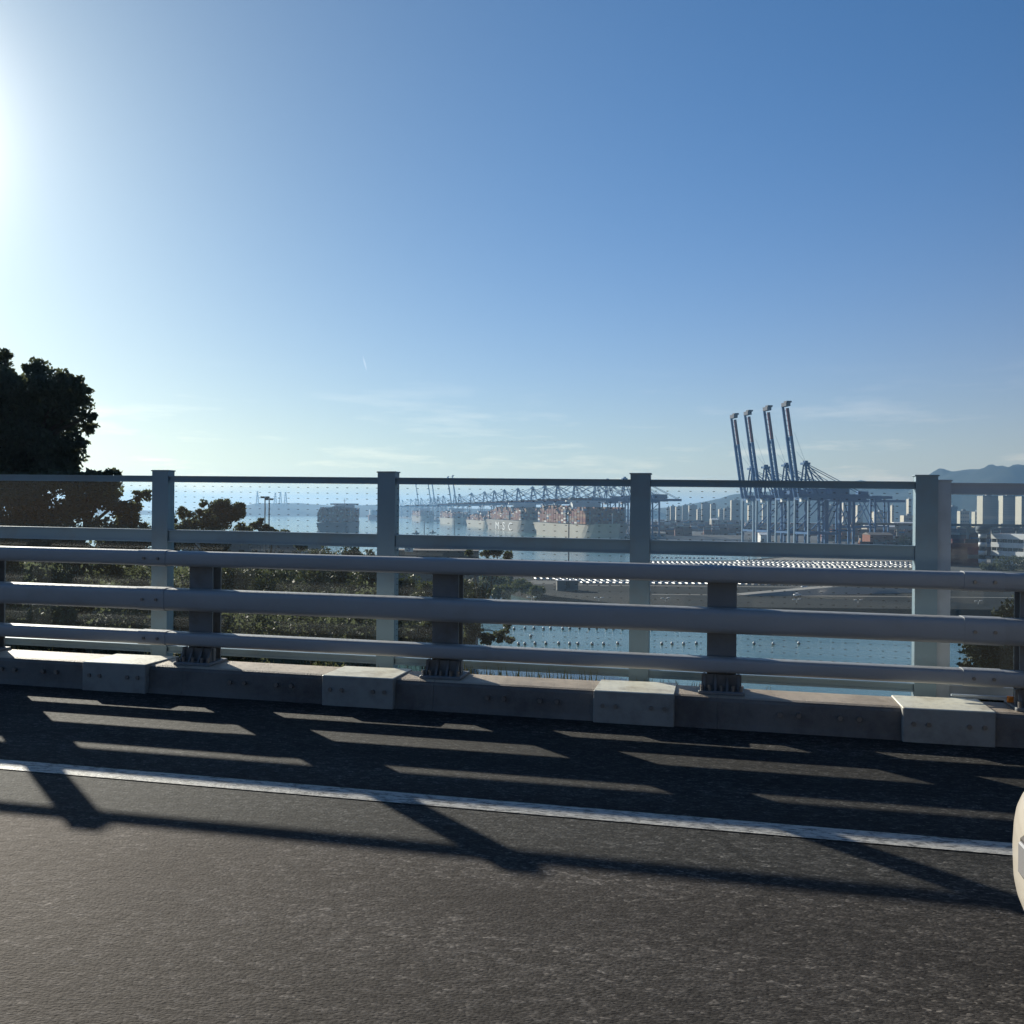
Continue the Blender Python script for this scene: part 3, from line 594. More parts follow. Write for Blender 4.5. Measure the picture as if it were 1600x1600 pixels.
# scrub on the point of the yard
i = 0
for u, v, r_ in [(735, 915, 18), (760, 905, 14), (775, 922, 18), (800, 912, 12), (815, 925, 16), (840, 935, 12), (745, 935, 16), (788, 938, 14)]:
    Y = 38 * F / (v + r_ * .8 - 798.7) ; Y = min(Y, 470)
    C = [(X_at(u, Y) + random.uniform(-1, 1) * r_ / F * Y, Y + random.uniform(-4, 4), ZY + r_ / F * Y * random.uniform(.4, 1.3), r_ / F * Y * .55) for _ in range(6)]
    tree('scrub_bush', '%s olive-green bush from the left on the point beside the car yard' % ordinal(i), 'bush', (X_at(u, Y), Y, ZY - 1), C, 1800, .55, M['leaf_olive'], group='bushes on the yard point', trunk=.2, sub=6, sp=.4); i += 1

# ------------------------------------------------------------------ hills and mountains
def ridge(name, pts, Y, dep, m, seed, nxx=150, nyy=26, zbase=None):
    zb = ZW - 2 if zbase is None else zbase
    us = [p[0] for p in pts]; vsx = [p[1] for p in pts]; V = []
    for j in range(nyy):
        q = j / (nyy - 1); yy = Y - dep * .55 + dep * q; pr = math.sin(math.pi * min(1, q / .55) / 2) if q < .55 else math.cos(math.pi * (q - .55) / .45 / 2)
        for i in range(nxx):
            u = us[0] + (us[-1] - us[0]) * i / (nxx - 1); zt = Z_at(u, float(np.interp(u, us, vsx)), Y); X = X_at(u, Y)
            a = nz(X + seed * 77, yy, 9 / dep) * .14 + nz(X + 13 * seed, yy * 1.3, 23 / dep) * .07 + nz(X, yy, 61 / dep) * .03
            amt = math.sin(math.pi * q) if abs(q - .55) > .06 else .25
            V.append((X, yy + 40 * nz(X, 3, .01), zb + (zt - zb) * max(0, pr + a * amt * pr * 1.2)))
    mb = MB(); mb.add(V, [(j * nxx + i, j * nxx + i + 1, (j + 1) * nxx + i + 1, (j + 1) * nxx + i) for j in range(nyy - 1) for i in range(nxx - 1)])
    return tag(mb.build(name, m, smooth=True), kind='structure')
ridge('island_hills', [(-900, 800), (-500, 780), (-200, 786), (100, 792), (260, 800), (330, 804), (372, 799), (390, 792), (415, 787), (450, 786), (480, 788), (520, 790), (600, 791), (680, 794), (760, 795), (900, 796), (1000, 797), (1060, 799)], 6000, 1500, M['mount'], 1)
ridge('far_mountain', [(1020, 797), (1060, 793), (1105, 786), (1130, 779), (1160, 771), (1210, 767), (1270, 762), (1340, 759), (1430, 758), (1500, 756), (1600, 754), (1800, 745), (2100, 760), (2500, 790)], 4600, 1700, M['mount'], 2)
ridge('right_mountain', [(1415, 800), (1438, 775), (1458, 759), (1475, 747), (1490, 739), (1503, 736), (1515, 733), (1523, 730), (1532, 733), (1560, 735), (1600, 731), (1700, 716), (1900, 705), (2200, 740), (2500, 780)], 4000, 1500, M['mount'], 3)

# ------------------------------------------------------------------ ship-to-shore cranes
def make_crane(raised):
    t = thing('gantry_crane', (0, 0, 0))
    H, W_, GA = 50., 13.5, 32.       # girder height, half leg spacing, rail gauge
    for x in (0, GA):
        for y in (-W_, W_):
            m = MB(); m.beam((x, y, 1.8), (x, y * .97, H), 1.9, 1.9); m.box(x - 1.2, x + 1.2, y - 4.5, y + 4.5, .3, 2.4)
            m.build('leg', M['crane_leg'] if x == 0 else M['crane'], t)
    m = MB()
    for y in (-W_, W_):
        m.beam((0, y, 16), (GA, y, 16), 1.6, 2.2); m.beam((0, y, 17), (GA, y, H - 2), .9); m.beam((0, y, H - 1), (GA, y, H - 1), 1.4, 2.0)
    for x in (0, GA): m.beam((x, -W_, 16), (x, W_, 16), 1.4, 2.0); m.beam((x, -W_, H - 1.2), (x, W_, H - 1.2), 1.5, 2.2)
    m.build('portal_frame', M['crane'], t)
    m = MB()
    for y in (-4.2, 4.2): m.box(-6, GA + 36, y - .6, y + .6, H + .2, H + 3.4)
    for x in range(-4, int(GA + 36), 6): m.box(x, x + .5, -3.6, 3.6, H + .5, H + 1.1)
    m.build('girder', M['crane'], t)
    m = MB(); m.box(GA - 4, GA + 15, -4.5, 4.5, H + 3.6, H + 9.5); m.build('machinery_house', M['crane'], t)
    m = MB(); m.box(-1.6, 2.6, -2, 1.6, H - 4.2, H - .4); m.build('operator_cab', M['white'], t)
    AP = Vector((3, 0, 82)); m = MB()
    for y in (-4.6, 4.6):
        m.beam((0, y, H + 2), (AP.x, y * .6, AP.z), 1.3); m.beam((15, y, H + 2), (AP.x + 1, y * .6, AP.z), 1.1); m.beam((7.5, y, H + 3), (1.5, y, H + 17), .6)
        m.beam((0, y, H + 17), (9, y, H + 17), .6)
    m.box(AP.x - 3.2, AP.x + 3.6, -3.6, 3.6, AP.z - .8, AP.z + 1.2); m.box(AP.x - 1, AP.x + 2, -2, 2, AP.z + 1.2, AP.z + 3)
    m.build('apex_frame', M['crane'], t)
    m = MB()
    for y in (-3, 3):
        m.beam((AP.x, y, AP.z), (GA + 33, y * 1.3, H + 3), .55); m.beam((AP.x, y, AP.z), (GA + 2, y * 1.3, H + 3), .75); m.beam((AP.x, y, AP.z - 4), (GA + 16, y * 1.3, H + 3), .45)
    if not raised:
        for y in (-3, 3): m.beam((AP.x, y, AP.z), (-33, y * 1.3, H + 3.5), .5); m.beam((AP.x, y, AP.z), (-64, y * 1.3, H + 3.5), .5)
    else:
        m.beam((AP.x + 1, 0, AP.z), (-6.5, 3.5, H + 62), .16); m.beam((AP.x + 1, 0, AP.z), (-4.5, 3.5, H + 44), .16)
    m.build('stay_cables', M['crane'], t)
    # boom
    LB = 86.; ang = R(81) if raised else 0.
    hx, hz = -5., H + 1.8; dv = Vector((-math.cos(ang), 0, math.sin(ang))); up = Vector((math.sin(ang), 0, math.cos(ang)))
    o = Vector((hx, 0, hz))
    def bp(l, y, h): p = o + dv * l + up * h; return (p.x, y, p.z)
    m = MB()
    for y in (-4.2, 4.2): m.beam(bp(0, y, 0), bp(LB * .66, y, 0), 1.3, 2.8)
    m.beam(bp(LB * .66, 4.2, 0), bp(LB, 4.2, 0), 1.1, 2.4)
    m.build('boom', M['crane'], t)
    m = MB(); m.beam(bp(LB * .66, -4.2, 0), bp(LB * .97, -4.2, 0), 1.2, 2.8); m.build('boom_end', M['crane_red'], t)
    m = MB()
    for i in range(1, 18): m.beam(bp(i * LB / 18, -3.5, .6), bp(i * LB / 18, 3.5, .6), .5)
    for i in range(0, 11): m.beam(bp(i * LB / 18, -3.5, .6), bp((i + 1) * LB / 18, 3.5, .6), .35)
    m.build('boom_lattice', M['crane_leg'], t)['kind'] = 'stuff'
    m = MB(); p = Vector(bp(LB, 0, 0)); m.box(p.x - 1.2, p.x + 3.2, -5, 5, p.z - .6, p.z + (3.0 if raised else 1.5)); m.box(p.x + .5, p.x + 5.5, -3, 3, p.z + (3.0 if raised else 1.5), p.z + (4.6 if raised else 2.2)); q = Vector(bp(LB * .63, 0, 1)); MB().box(q.x - 1, q.x + 2, 3, 6, q.z - 1.8, q.z + 1.8).build('boom_joint', M['crane'], t)
    m.build('boom_tip_platform', M['hull_dark'], t)
    return t
craneR = make_crane(True); craneL = make_crane(False); index_kids()
tag(craneR, None, 'crane', 'near quay cranes with raised booms'); tag(craneL, None, 'crane')
rz1 = math.atan2(.192, .981); rz2 = math.atan2(.209, .978)
nlab = ['rightmost and nearest of four tall blue quay cranes with raised booms', 'second from the right of four tall blue quay cranes with raised booms', 'third from the right of four tall blue quay cranes with raised booms', 'leftmost of four tall blue quay cranes with raised booms']
NT = [0, 39, 83, 117]
for i, tt in enumerate(NT):
    p = NQp(tt, 8)
    if i == 0: craneR.location = (p.x, p.y, ZQ); craneR.rotation_euler = (0, 0, rz1); craneR['label'] = nlab[0]
    else: copy_tree(craneR, None, (p.x, p.y, ZQ), rz1, nlab[i])
low = [(20, 0), (70, 0), (150, 0), (210, 0), (330, 0), (446, 0), (540, 0), (642, 0), (780, 0), (925, 0), (1050, 0), (1180, 0), (1380, 0), (1950, 0), (2300, 0), (2800, 0), (3000, 0)]
first = True
for i, (tt, o_) in enumerate(low):
    p = Q(tt, 8); lab = 'blue quay crane with lowered boom, %s from the right along the far quay' % ordinal(i)
    if first: craneL.location = (p.x, p.y, ZQ); craneL.rotation_euler = (0, 0, rz2); craneL['label'] = lab; craneL['group'] = 'quay cranes with lowered booms on the far quay'; first = False
    else: copy_tree(craneL, None, (p.x, p.y, ZQ), rz2, lab)
for i, tt in enumerate([1600, 1700, 2090, 2200, 2600, 3400]):
    p = Q(tt, 8); c = copy_tree(craneR, None, (p.x, p.y, ZQ), rz2, 'hazy distant quay crane with raised boom, %s from the right on the far quay' % ordinal(i)); c['group'] = 'distant quay cranes with raised booms'
for i, (u0, u1, vt, Y) in enumerate([(1283, 1352, 779, 960), (1300, 1392, 775, 1090), (1322, 1412, 781, 1230)]):
    x0, x1 = X_at(u0, Y), X_at(u1, Y); H = Z_at((u0 + u1) / 2, vt, Y) - ZQ
    t = thing('portal_crane', (x0, Y, ZQ), R(-3), '%s dark portal crane with a flat girder behind the four raised cranes' % ['nearest', 'middle', 'farthest'][i], 'crane', 'flat portal cranes in the yard'); L_ = x1 - x0
    for x in (L_ * .14, L_ * .72):
        for y in (0, 16): MB().beam((x, y, 0), (x, y, H - 3), 2.0).build('leg', M['crane'], t)
    m = MB(); m.box(0, L_, -1, 1, H - 3, H); m.box(0, L_, 15, 17, H - 3, H); m.box(L_ * .14 - 1, L_ * .14 + 1, 1, 15, H - 3, H - .2); m.box(L_ * .72 - 1, L_ * .72 + 1, 1, 15, H - 3, H - .2); m.build('girder', M['crane'], t)
    m = MB()
    for y in (0, 16): m.beam((L_ * .14, y, H * .35), (L_ * .4, y, H - 3), 1.0); m.beam((L_ * .72, y, H * .35), (L_ * .5, y, H - 3), 1.0); m.beam((L_ * .14, y, H * .35), (L_ * .72, y, H * .35), 1.4)
    m.build('brace', M['crane'], t); MB().bbox(L_ * .45, L_ * .62, 3, 13, H, H + 5.5, .2).build('trolley_house', M['crane'], t)


# ------------------------------------------------------------------ ships
def containers(x0, x1, B, tiers, zd, skip=(), lo=.6, outer=None):
    m = MB(); x = x0; bay = 0
    while x + 12.2 < x1:
        if bay not in skip:
            t0 = tiers - random.choice((0, 0, 0, 1, 1, 2)); nr = int(B / 2.55)
            for r in range(nr):
                y = -nr * 2.55 / 2 + r * 2.55; nt_ = max(1, t0 - random.choice((0, 0, 0, 1, 1, 2)))
                for k in range(nt_):
                    if 0 < r < nr - 1 and k < nt_ - 2 and bay > 0 and x + 27 < x1: continue
                    m.box(x + .1, x + 12.2, y + .06, y + 2.49, zd + k * 2.62, zd + k * 2.62 + 2.56, random.choices(range(8), CW)[0])
        x += 14.6; bay += 1
    return m
def make_ship(name, label, cat, loc, rz, L, B, D, tiers, hm_, house=(.60,), text=None, group=None, bow='near'):
    t = thing(name, (loc[0], loc[1], ZW), rz, label, cat, group)
    n = 28; V = []; zs = [(-2, 0), (D * .45, 1), (D, 2)]
    for i in range(n):
        q = i / (n - 1); x = L * q
        for zz, lv in zs:
            k = 1.0
            if q > .80:
                e = (q - .80) / .20; k = max(0.0, 1 - e ** (1.5, 2.0, 3.6)[lv]); 
            if q < .08: k = (.55, .85, .96)[lv] + (1 - (.55, .85, .96)[lv]) * (q / .08)
            zt = zz + (D * .16 * max(0, (q - .86) / .14) ** 1.2 if lv == 2 else 0)
            xo = x + (0 if q < .9 else (q - .9) * L * .10 * lv)
            V.append((xo, -B / 2 * k, zt)); V.append((xo, B / 2 * k, zt))
    fs = []
    for i in range(n - 1):
        a, b = i * 6, (i + 1) * 6
        for lv in (0, 2):
            fs.append((a + lv, b + lv, b + lv + 2, a + lv + 2)); fs.append((a + lv + 3, b + lv + 3, b + lv + 1, a + lv + 1))
        fs.append((a + 4, b + 4, b + 5, a + 5))
    fs.append((0, 2, 3, 1)); fs.append((2, 4, 5, 3)); e = (n - 1) * 6; fs += [(e, e + 1, e + 3, e + 2), (e + 2, e + 3, e + 5, e + 4)]
    mb = MB(); mb.add(V, fs); mb.build('hull', hm_, t)
    nb = int((L * .84 - L * .05) / 14.6); hs = set(int((h * L - L * .05) / 14.6) for h in house)
    c = containers(L * .05, L * .86, B - 1.5, tiers, D + 1.2, hs).build('container_stacks', CONT, t); c['kind'] = 'stuff'
    for j, h in enumerate(sorted(hs)):
        x = L * .05 + h * 14.6; m = MB(); big = j == len(hs) - 1
        if big:
            m.box(x + 1, x + 12, -B * .36, B * .36, D, D + tiers * 2.62 + 6); m.box(x + 2, x + 9, -B / 2 - .6, B / 2 + .6, D + tiers * 2.62 + 6, D + tiers * 2.62 + 9); m.tube((x + 6, 0, D + tiers * 2.62 + 9), (x + 6, 0, D + tiers * 2.62 + 18), .5); m.beam((x + 6, -4, D + tiers * 2.62 + 14), (x + 6, 4, D + tiers * 2.62 + 14), .4)
            m.build('deckhouse', M['white'], t)
        else:
            m.box(x + 1, x + 12, -B * .2, B * .2, D, D + tiers * 2.62 + 3); m.build('funnel', M['hull_dark'], t)
    m = MB(); m.beam((L * .93, 0, D), (L * .93, 0, D + 16), .8); m.build('foremast', M['white'], t)
    if text:
        cu = bpy.data.curves.new('lettering', 'FONT'); cu.body = text; cu.size = 21; cu.extrude = .15; cu.space_character = 2.1; cu.align_x = 'CENTER'
        tmp = bpy.data.objects.new('tmp', cu); COL.objects.link(tmp); bpy.context.view_layer.update(); me = bpy.data.meshes.new_from_object(tmp.evaluated_get(bpy.context.evaluated_depsgraph_get())); bpy.data.objects.remove(tmp)
        me.materials.append(M['white']); vv = np.zeros(len(me.vertices) * 3); me.vertices.foreach_get('co', vv); vv = vv.reshape(-1, 3); vv[:, 0] *= 2.6 ; me.vertices.foreach_set('co', vv.ravel())
        o = link('lettering', me, t); o.rotation_euler = (R(90), 0, 0); o.location = (L * .50, -B / 2 - .25, 2.2)
    return t
RS = math.atan2(-.978, .209)
random.seed(11)
def along(t_near, L, off=31.): p = Q(t_near + L, -off - 1.5); return (p.x, p.y)
make_ship('container_ship', 'large cream-hulled container ship stacked with brown containers, nearest at the far quay', 'ship', along(-35, 365), RS, 365, 59, 20, 10, M['hull_cream'], (.05, .60), group='container ships at the far quay')
make_ship('container_ship', 'grey-tan container ship with MSC lettering on its hull', 'ship', along(372, 395), RS, 395, 60, 21, 9, M['hull_tan'], (.10, .62), 'MSC', group='container ships at the far quay')
make_ship('container_ship', 'small white-hulled container ship just left of the MSC lettered one', 'ship', along(820, 300, 25), RS, 300, 42, 16, 5, M['hull_cream'], (.15, .6), group='container ships at the far quay')
make_ship('container_ship', 'second white-hulled container ship left of the MSC lettered one', 'ship', along(1280, 320, 25), RS, 320, 46, 17, 7, M['hull_cream'], (.12, .6), group='container ships at the far quay')
make_ship('container_ship', 'hazy container ship farthest up the far quay, left of the white-hulled pair', 'ship', along(2000, 350, 28), RS, 350, 50, 18, 7, M['hull_tan'], (.12, .6), group='container ships at the far quay')
make_ship('container_ship', 'dark container ship seen end-on with tall stacks, right of the light masts', 'ship', (-282, 1480), math.atan2(1, -.10), 350, 50, 17, 9, M['hull_dark'], (.35, .72))
def small_ship(label, u0, u1, v0, v1, Y, red):
    x0, x1 = X_at(u0, Y), X_at(u1, Y); L = x1 - x0; H = (v1 - v0) / F * Y
    t = thing('cargo_ship', (x0, Y, ZW), R(12), label, 'ship', 'ships at anchor in the haze')
    m = MB(); m.add([(0, -9, -1), (0, 9, -1), (L * .9, 14, -1), (L * .9, -14, -1), (-L * .08, 0, H * .5), (-L * .02, -14, H * .5), (L, -15, H * .5), (L, 15, H * .5), (-L * .02, 14, H * .5)], [(0, 1, 8, 4, 5), (0, 5, 6, 3), (1, 2, 7, 8), (3, 6, 7, 2), (4, 8, 7, 6, 5)])
    m.build('hull', M['hull_red'] if red else M['hull_dark'], t)
    MB().bbox(L * .3, L * .98, -14, 14, H * .5 + .1, H, 2).build('deck_cargo', CONT[5], t)
    m = MB(); m.box(L * .1, L * .28, -12, 12, H * .5 + .1, H * 1.05); m.beam((L * .2, 0, H), (L * .2, 0, H * 1.35), .8); m.build('deckhouse', M['white'], t)
small_ship('hazy blue cargo ship with reddish bow right of the end-on container ship', 526, 562, 793, 813, 3300, True)
small_ship('faint reddish cargo ship at anchor close against the second fence post', 576, 594, 797, 812, 3700, True)
# small craft and navigation mast on the near water
def tug(label, u, v, s):
    Y = 38 * F / (v - hor(u)); t = thing('tugboat', (X_at(u, Y), Y, ZW), R(20), label, 'boat', 'small boats on the channel')
    m = MB(); m.add([(-9 * s, -3.5 * s, 0), (8 * s, -3 * s, 0), (8 * s, 3 * s, 0), (-9 * s, 3.5 * s, 0), (-10 * s, -4 * s, 2.2 * s), (9 * s, -3.8 * s, 2.8 * s), (13 * s, 0, 3.4 * s), (9 * s, 3.8 * s, 2.8 * s), (-10 * s, 4 * s, 2.2 * s)], [(3, 2, 1, 0), (0, 1, 5, 4), (1, 6, 5), (1, 2, 6), (2, 7, 6), (2, 3, 8, 7), (3, 0, 4, 8), (4, 5, 6, 7, 8)])
    m.build('hull', M['hull_dark'], t); MB().box(-2 * s, 4 * s, -2.4 * s, 2.4 * s, 2.6 * s, 6 * s).box(0, 3 * s, -1.8 * s, 1.8 * s, 6 * s, 8.4 * s).build('wheelhouse', M['concrete'], t)
    MB().beam((-1 * s, 0, 6 * s), (-1 * s, 0, 13 * s), .4).build('mast', M['black'], t)
tug('dark small tugboat on the channel just right of the second fence post', 650, 834, .6); tug('dark workboat right of the tall thin mast left of the MSC ship', 676, 833, .55)
def mast(label, u, vtop, vbase, zb, r=.35, head=None, cat='mast', group=None):
    Y = (EYE - zb) * F / (vbase - hor(u)); H = (vbase - vtop) / F * Y
    t = thing('light_mast', (X_at(u, Y), Y, zb), 0, label, cat, group); MB().tube((0, 0, 0), (0, 0, H), r, r * .6, 8).build('pole', M['post'], t)
    m = MB()
    if head: 
        m.box(-head, head, -.5, .5, H - .6, H); 
        for k in (-1, -.5, 0, .5, 1): m.box(k * head - .5, k * head + .5, -1, .2, H - .3, H + .9)
    else: m.tube((0, 0, H), (0, 0, H + .8), .8 * r * 2, .3, 8)
    m.build('lamp_head', M['post'], t)
mast('thick dark light mast standing on the near edge of the car yard', 889, 803, 912, ZY, .45); mast('thin light mast at the back of the car yard', 1171, 842, 892, ZY, .25); mast('thin mast standing on the channel marker left of the MSC ship', 710, 806, 845, ZW, .5); mast('short thick navigation mast between the two small boats', 663, 815, 838, ZW, .8)
for u, vt, h_ in ((414, 778, 3.1), (420.5, 781, 3.1)):
    Y = 150; zt = Z_at(u, vt, Y); zb = Z_at(u, 850, Y) - 8
    t = thing('floodlight_mast', (X_at(u, Y), Y, zb), 0, ('left' if u < 416 else 'right') + ' one of two tall floodlight masts above the bushes', 'light mast', 'twin floodlight masts')
    MB().tube((0, 0, 0), (0, 0, zt - zb), .14, .09, 8).build('pole', M['post'], t)
    m = MB(); m.box(-.62, .62, -.06, .06, zt - zb - .05, zt - zb + .05); 
    for k in (-.55, -.2, .2, .55): m.box(k - .13, k + .13, -.2, .15, zt - zb + .05, zt - zb + .25)
    m.build('lamp_head', M['post'], t)
def pylon(u, vt, vb, lab):
    Y = 5600; zb = Z_at(u, vb, Y) - 12; H = Z_at(u, vt, Y) - zb; t = thing('transmission_pylon', (X_at(u, Y), Y, zb), 0, lab, 'pylon', 'pylons on the island'); m = MB()
    for sx, sy in ((-1, -1), (1, -1), (1, 1), (-1, 1)): m.beam((sx * 9, sy * 9, 0), (sx * 1.5, sy * 1.5, H), 1.8)
    for k in range(6):
        z0, z1 = H * k / 6, H * (k + 1) / 6; w0, w1 = 9 - 7.5 * k / 6, 9 - 7.5 * (k + 1) / 6; m.beam((-w0, -w0, z0), (w1, -w1, z1), 1.0); m.beam((w0, -w0, z0), (-w1, -w1, z1), 1.0)
    m.build('tower', M['post'], t); MB().beam((-11, 0, H * .75), (11, 0, H * .75), 1.6).beam((-9, 0, H * .87), (9, 0, H * .87), 1.6).beam((-7, 0, H), (7, 0, H), 1.6).build('crossarm', M['post'], t)
pylon(402, 768, 792, 'leftmost lattice pylon on the hazy island skyline'); pylon(430, 770, 789, 'second lattice pylon from the left on the island skyline'); pylon(438, 769, 789, 'third lattice pylon from the left on the island skyline'); pylon(446, 769, 788, 'rightmost lattice pylon on the island skyline')

# ------------------------------------------------------------------ buoys
bm1 = MB()
def dome(mb, z0, z1, r, n=8, m=0, c=(0, 0)):
    rs = 4; V = []; 
    for j in range(rs):
        a = math.pi / 2 * j / rs
        for i in range(n): t = 2 * math.pi * i / n; V.append((c[0] + r * math.cos(a) * math.cos(t), c[1] + r * math.cos(a) * math.sin(t), z0 + (z1 - z0) * math.sin(a)))
    V.append((c[0], c[1], z1)); fs = [(j * n + i, j * n + (i + 1) % n, (j + 1) * n + (i + 1) % n, (j + 1) * n + i) for j in range(rs - 1) for i in range(n)]
    fs += [((rs - 1) * n + i, (rs - 1) * n + (i + 1) % n, rs * n) for i in range(n)]
    if z1 < z0: fs = [tuple(reversed(f)) for f in fs]
    mb.add(V, fs, m)
b1 = MB(); dome(b1, .35, .85, .42); b2 = MB(); dome(b2, .35, -.3, .44); bmesh_ = None
rows = [(983, [790, 805, 822, 836, 851, 862, 881, 892, 907, 922, 934, 949, 960, 974, 1020, 1058, 1065, 1160, 1178, 1196, 1212, 1230, 1247, 1265, 1282, 1300, 1318, 1345, 1380, 1400]), (1007, [812, 822, 838, 855, 875, 892, 905, 927, 945, 967, 1036, 1052, 1070, 1090, 1180, 1210, 1250]), (996, [831])]
for v, us in rows:
    for u in us:
        Y = 38 * F / (v + random.uniform(-.6, .6) - hor(u)); loc = (X_at(u, Y), Y, ZW)
        t = thing('buoy', loc, 0, {983: 'small white and dark float in the farther line of buoys on the water', 1007: 'small white and dark float in the nearer line of buoys on the water', 996: 'single white float between the two lines of buoys'}[v], 'buoy', {983: 'farther line of buoys', 1007: 'nearer line of buoys'}.get(v))
        if bmesh_ is None: a = b1.build('float_top', M['white'], t, True); b = b2.build('float_base', M['black'], t, True); bmesh_ = (a.data, b.data)
        else: link('float_top', bmesh_[0], t); link('float_base', bmesh_[1], t)

# ------------------------------------------------------------------ car yard
def small_car(mats_i=0):
    m = MB(); x = 2.2
    sec = [(-2.2, .35, .75, .80), (-2.1, .3, .95, .86), (-1.3, .3, 1.0, .88), (1.2, .3, .98, .88), (2.05, .3, .85, .84), (2.2, .35, .65, .78)]
    V = []; 
    for xx, z0, z1, w_ in sec: V += [(xx, -w_, z0), (xx, w_, z0), (xx, w_, z1), (xx, -w_, z1)]
    fs = [(0, 1, 2, 3), (23, 22, 21, 20)]
    for i in range(5):
        a = i * 4
        for k in range(4): fs.append((a + k, a + 4 + k, a + 4 + (k + 1) % 4, a + (k + 1) % 4))
    m.add(V, fs, 0)
    m.add([(-1.75, -.8, .97), (-1.75, .8, .97), (-1.2, .66, 1.42), (-1.2, -.66, 1.42), (1.25, -.8, .95), (1.25, .8, .95), (.45, .66, 1.45), (.45, -.66, 1.45)], [(0, 1, 2, 3), (4, 7, 6, 5), (1, 5, 6, 2), (0, 3, 7, 4)], 1)
    m.add([(-1.2, .66, 1.425), (-1.2, -.66, 1.425), (.45, -.66, 1.455), (.45, .66, 1.455)], [(0, 1, 2, 3)], 0)
    for cx in (-1.35, 1.35):
        for cy_ in (-.8, .8): m.tube((cx, cy_ - .1, .32), (cx, cy_ + .1, .32), .32, n=8, m=2)
    return m
carpaint = mat('new_car_white', (.78, .77, .74), .38, spec=1.0, var=.02); carpaint2 = mat('new_car_silver', (.45, .46, .47), .25, .5, var=.02); carpaint3 = mat('new_car_dark', (.05, .055, .06), .25, var=.02)
smc = small_car(); carmesh = []
for cp in (carpaint, carpaint2, carpaint3):
    o = smc.build('parked_car', [cp, M['dark'], M['black']], smooth=True); carmesh.append(o.data); bpy.data.objects.remove(o)
cnames = ['white', 'silver', 'dark']
def put_car(X, Y, rz, k, blk):
    o = link('parked_car', carmesh[k], None, (X, Y, ZY + .06), rz)
    tag(o, 'new %s car parked in the packed rows of the %s part of the car yard' % (cnames[k], blk), 'car', 'new cars in the %s part of the yard' % blk)
spots_mid = MB()
for r_ in range(7):
    Y = 459 + r_ * 8
    for c in range(48 if r_ < 4 else 17):
        X = 9 + r_ * .9 + c * 3.2 + (r_ % 2) * 1.2
        if X < 12 + (4 - r_) * 5 * (r_ < 3): continue
        if random.random() < .02: continue
        put_car(X, Y + random.uniform(-.4, .4), R(106) + random.gauss(0, .02), random.choices((0, 1, 2), (90, 7, 3))[0], 'near')
for r_ in range(2):
    Y = 668 + r_ * 11
    for c in range(36):
        X = 162 + r_ * 1 + c * 3.45
        if random.random() < .03: continue
        put_car(X, Y + random.uniform(-.4, .4), R(103) + random.gauss(0, .02), random.choices((0, 1, 2), (90, 8, 2))[0], 'far')
for i in range(18): put_car(100 + i * 3.4, 712, R(80), 0, 'far')
rest = MB()
def add_car(X, Y, rz, k=0):
    c_, s_ = math.cos(rz), math.sin(rz); o_ = len(rest.v)
    rest.v += [(X + x * c_ - y * s_, Y + x * s_ + y * c_, ZY + .06 + z) for x, y, z in smc.v]; rest.f += [tuple(i + o_ for i in f) for f in smc.f]; rest.m += smc.m
for Y, x0, n_ in [(656, 96, 58), (644, 94, 58), (632, 90, 60), (620, 84, 60), (608, 60, 50), (588, 40, 50), (577, 36, 50), (566, 70, 40), (552, 34, 50), (540, 32, 50), (528, 28, 50), (516, 26, 46)]:
    for c in range(n_):
        if random.random() > .03: add_car(x0 + c * 3.3, Y + random.uniform(-.4, .4), R(104) + random.gauss(0, .02))
tag(rest.build('parked_cars', [carpaint, M['dark'], M['black']], smooth=True), 'dense middle rows of new white cars in the car yard', 'cars', kind='stuff')
# curved pale ramp and the cars on it
rp = MB(); V = []
n = 20
for i in range(n):
    q = i / (n - 1); X = 100 + 95 * q; Y = 400 + 40 * q ** 1.3; hh = .3 + 5.0 * q ** .8
    V += [(X, Y - 9 * q, ZY), (X - 2, Y, ZY + hh), (X - 4, Y + 7, ZY + hh), (X - 4, Y + 8, ZY)]
rp.add(V, [(i * 4 + k, i * 4 + 4 + k, i * 4 + 5 + k, i * 4 + 1 + k) for i in range(n - 1) for k in range(3)] + [(0, 1, 2, 3), (n * 4 - 1, n * 4 - 2, n * 4 - 3, n * 4 - 4)])
tag(rp.build('road_ramp', M['concrete']), kind='structure')
for i, (u, v) in enumerate([(1247, 932), (1252, 925), (1258, 919), (1266, 929), (1271, 911)]):
    Y = (EYE - ZY) * F / (v - hor(u)); o = link('parked_car', carmesh[0], None, (X_at(u, Y), Y, ZY + .02), R(50)); tag(o, 'white car driving beside the pale ramp, %s from its lower end' % ordinal(i), 'car', 'cars beside the ramp')
# grey kiosk wall by the yard edge
t = thing('gatehouse', (X_at(888, 418), 418, ZY), 0, 'low grey-green concrete kiosk with dark doorway below the car rows', 'building')
MB().box(-4.7, 4.7, 0, 5, 0, 4.2).build('wall', M['concrete'], t); MB().box(-5, 5, -.3, 5.3, 4.2, 4.5).build('roof', M['roofgrey'], t); MB().box(-.7, 1.0, -.06, .02, 1.2, 4.0).build('doorway', M['dark'], t)
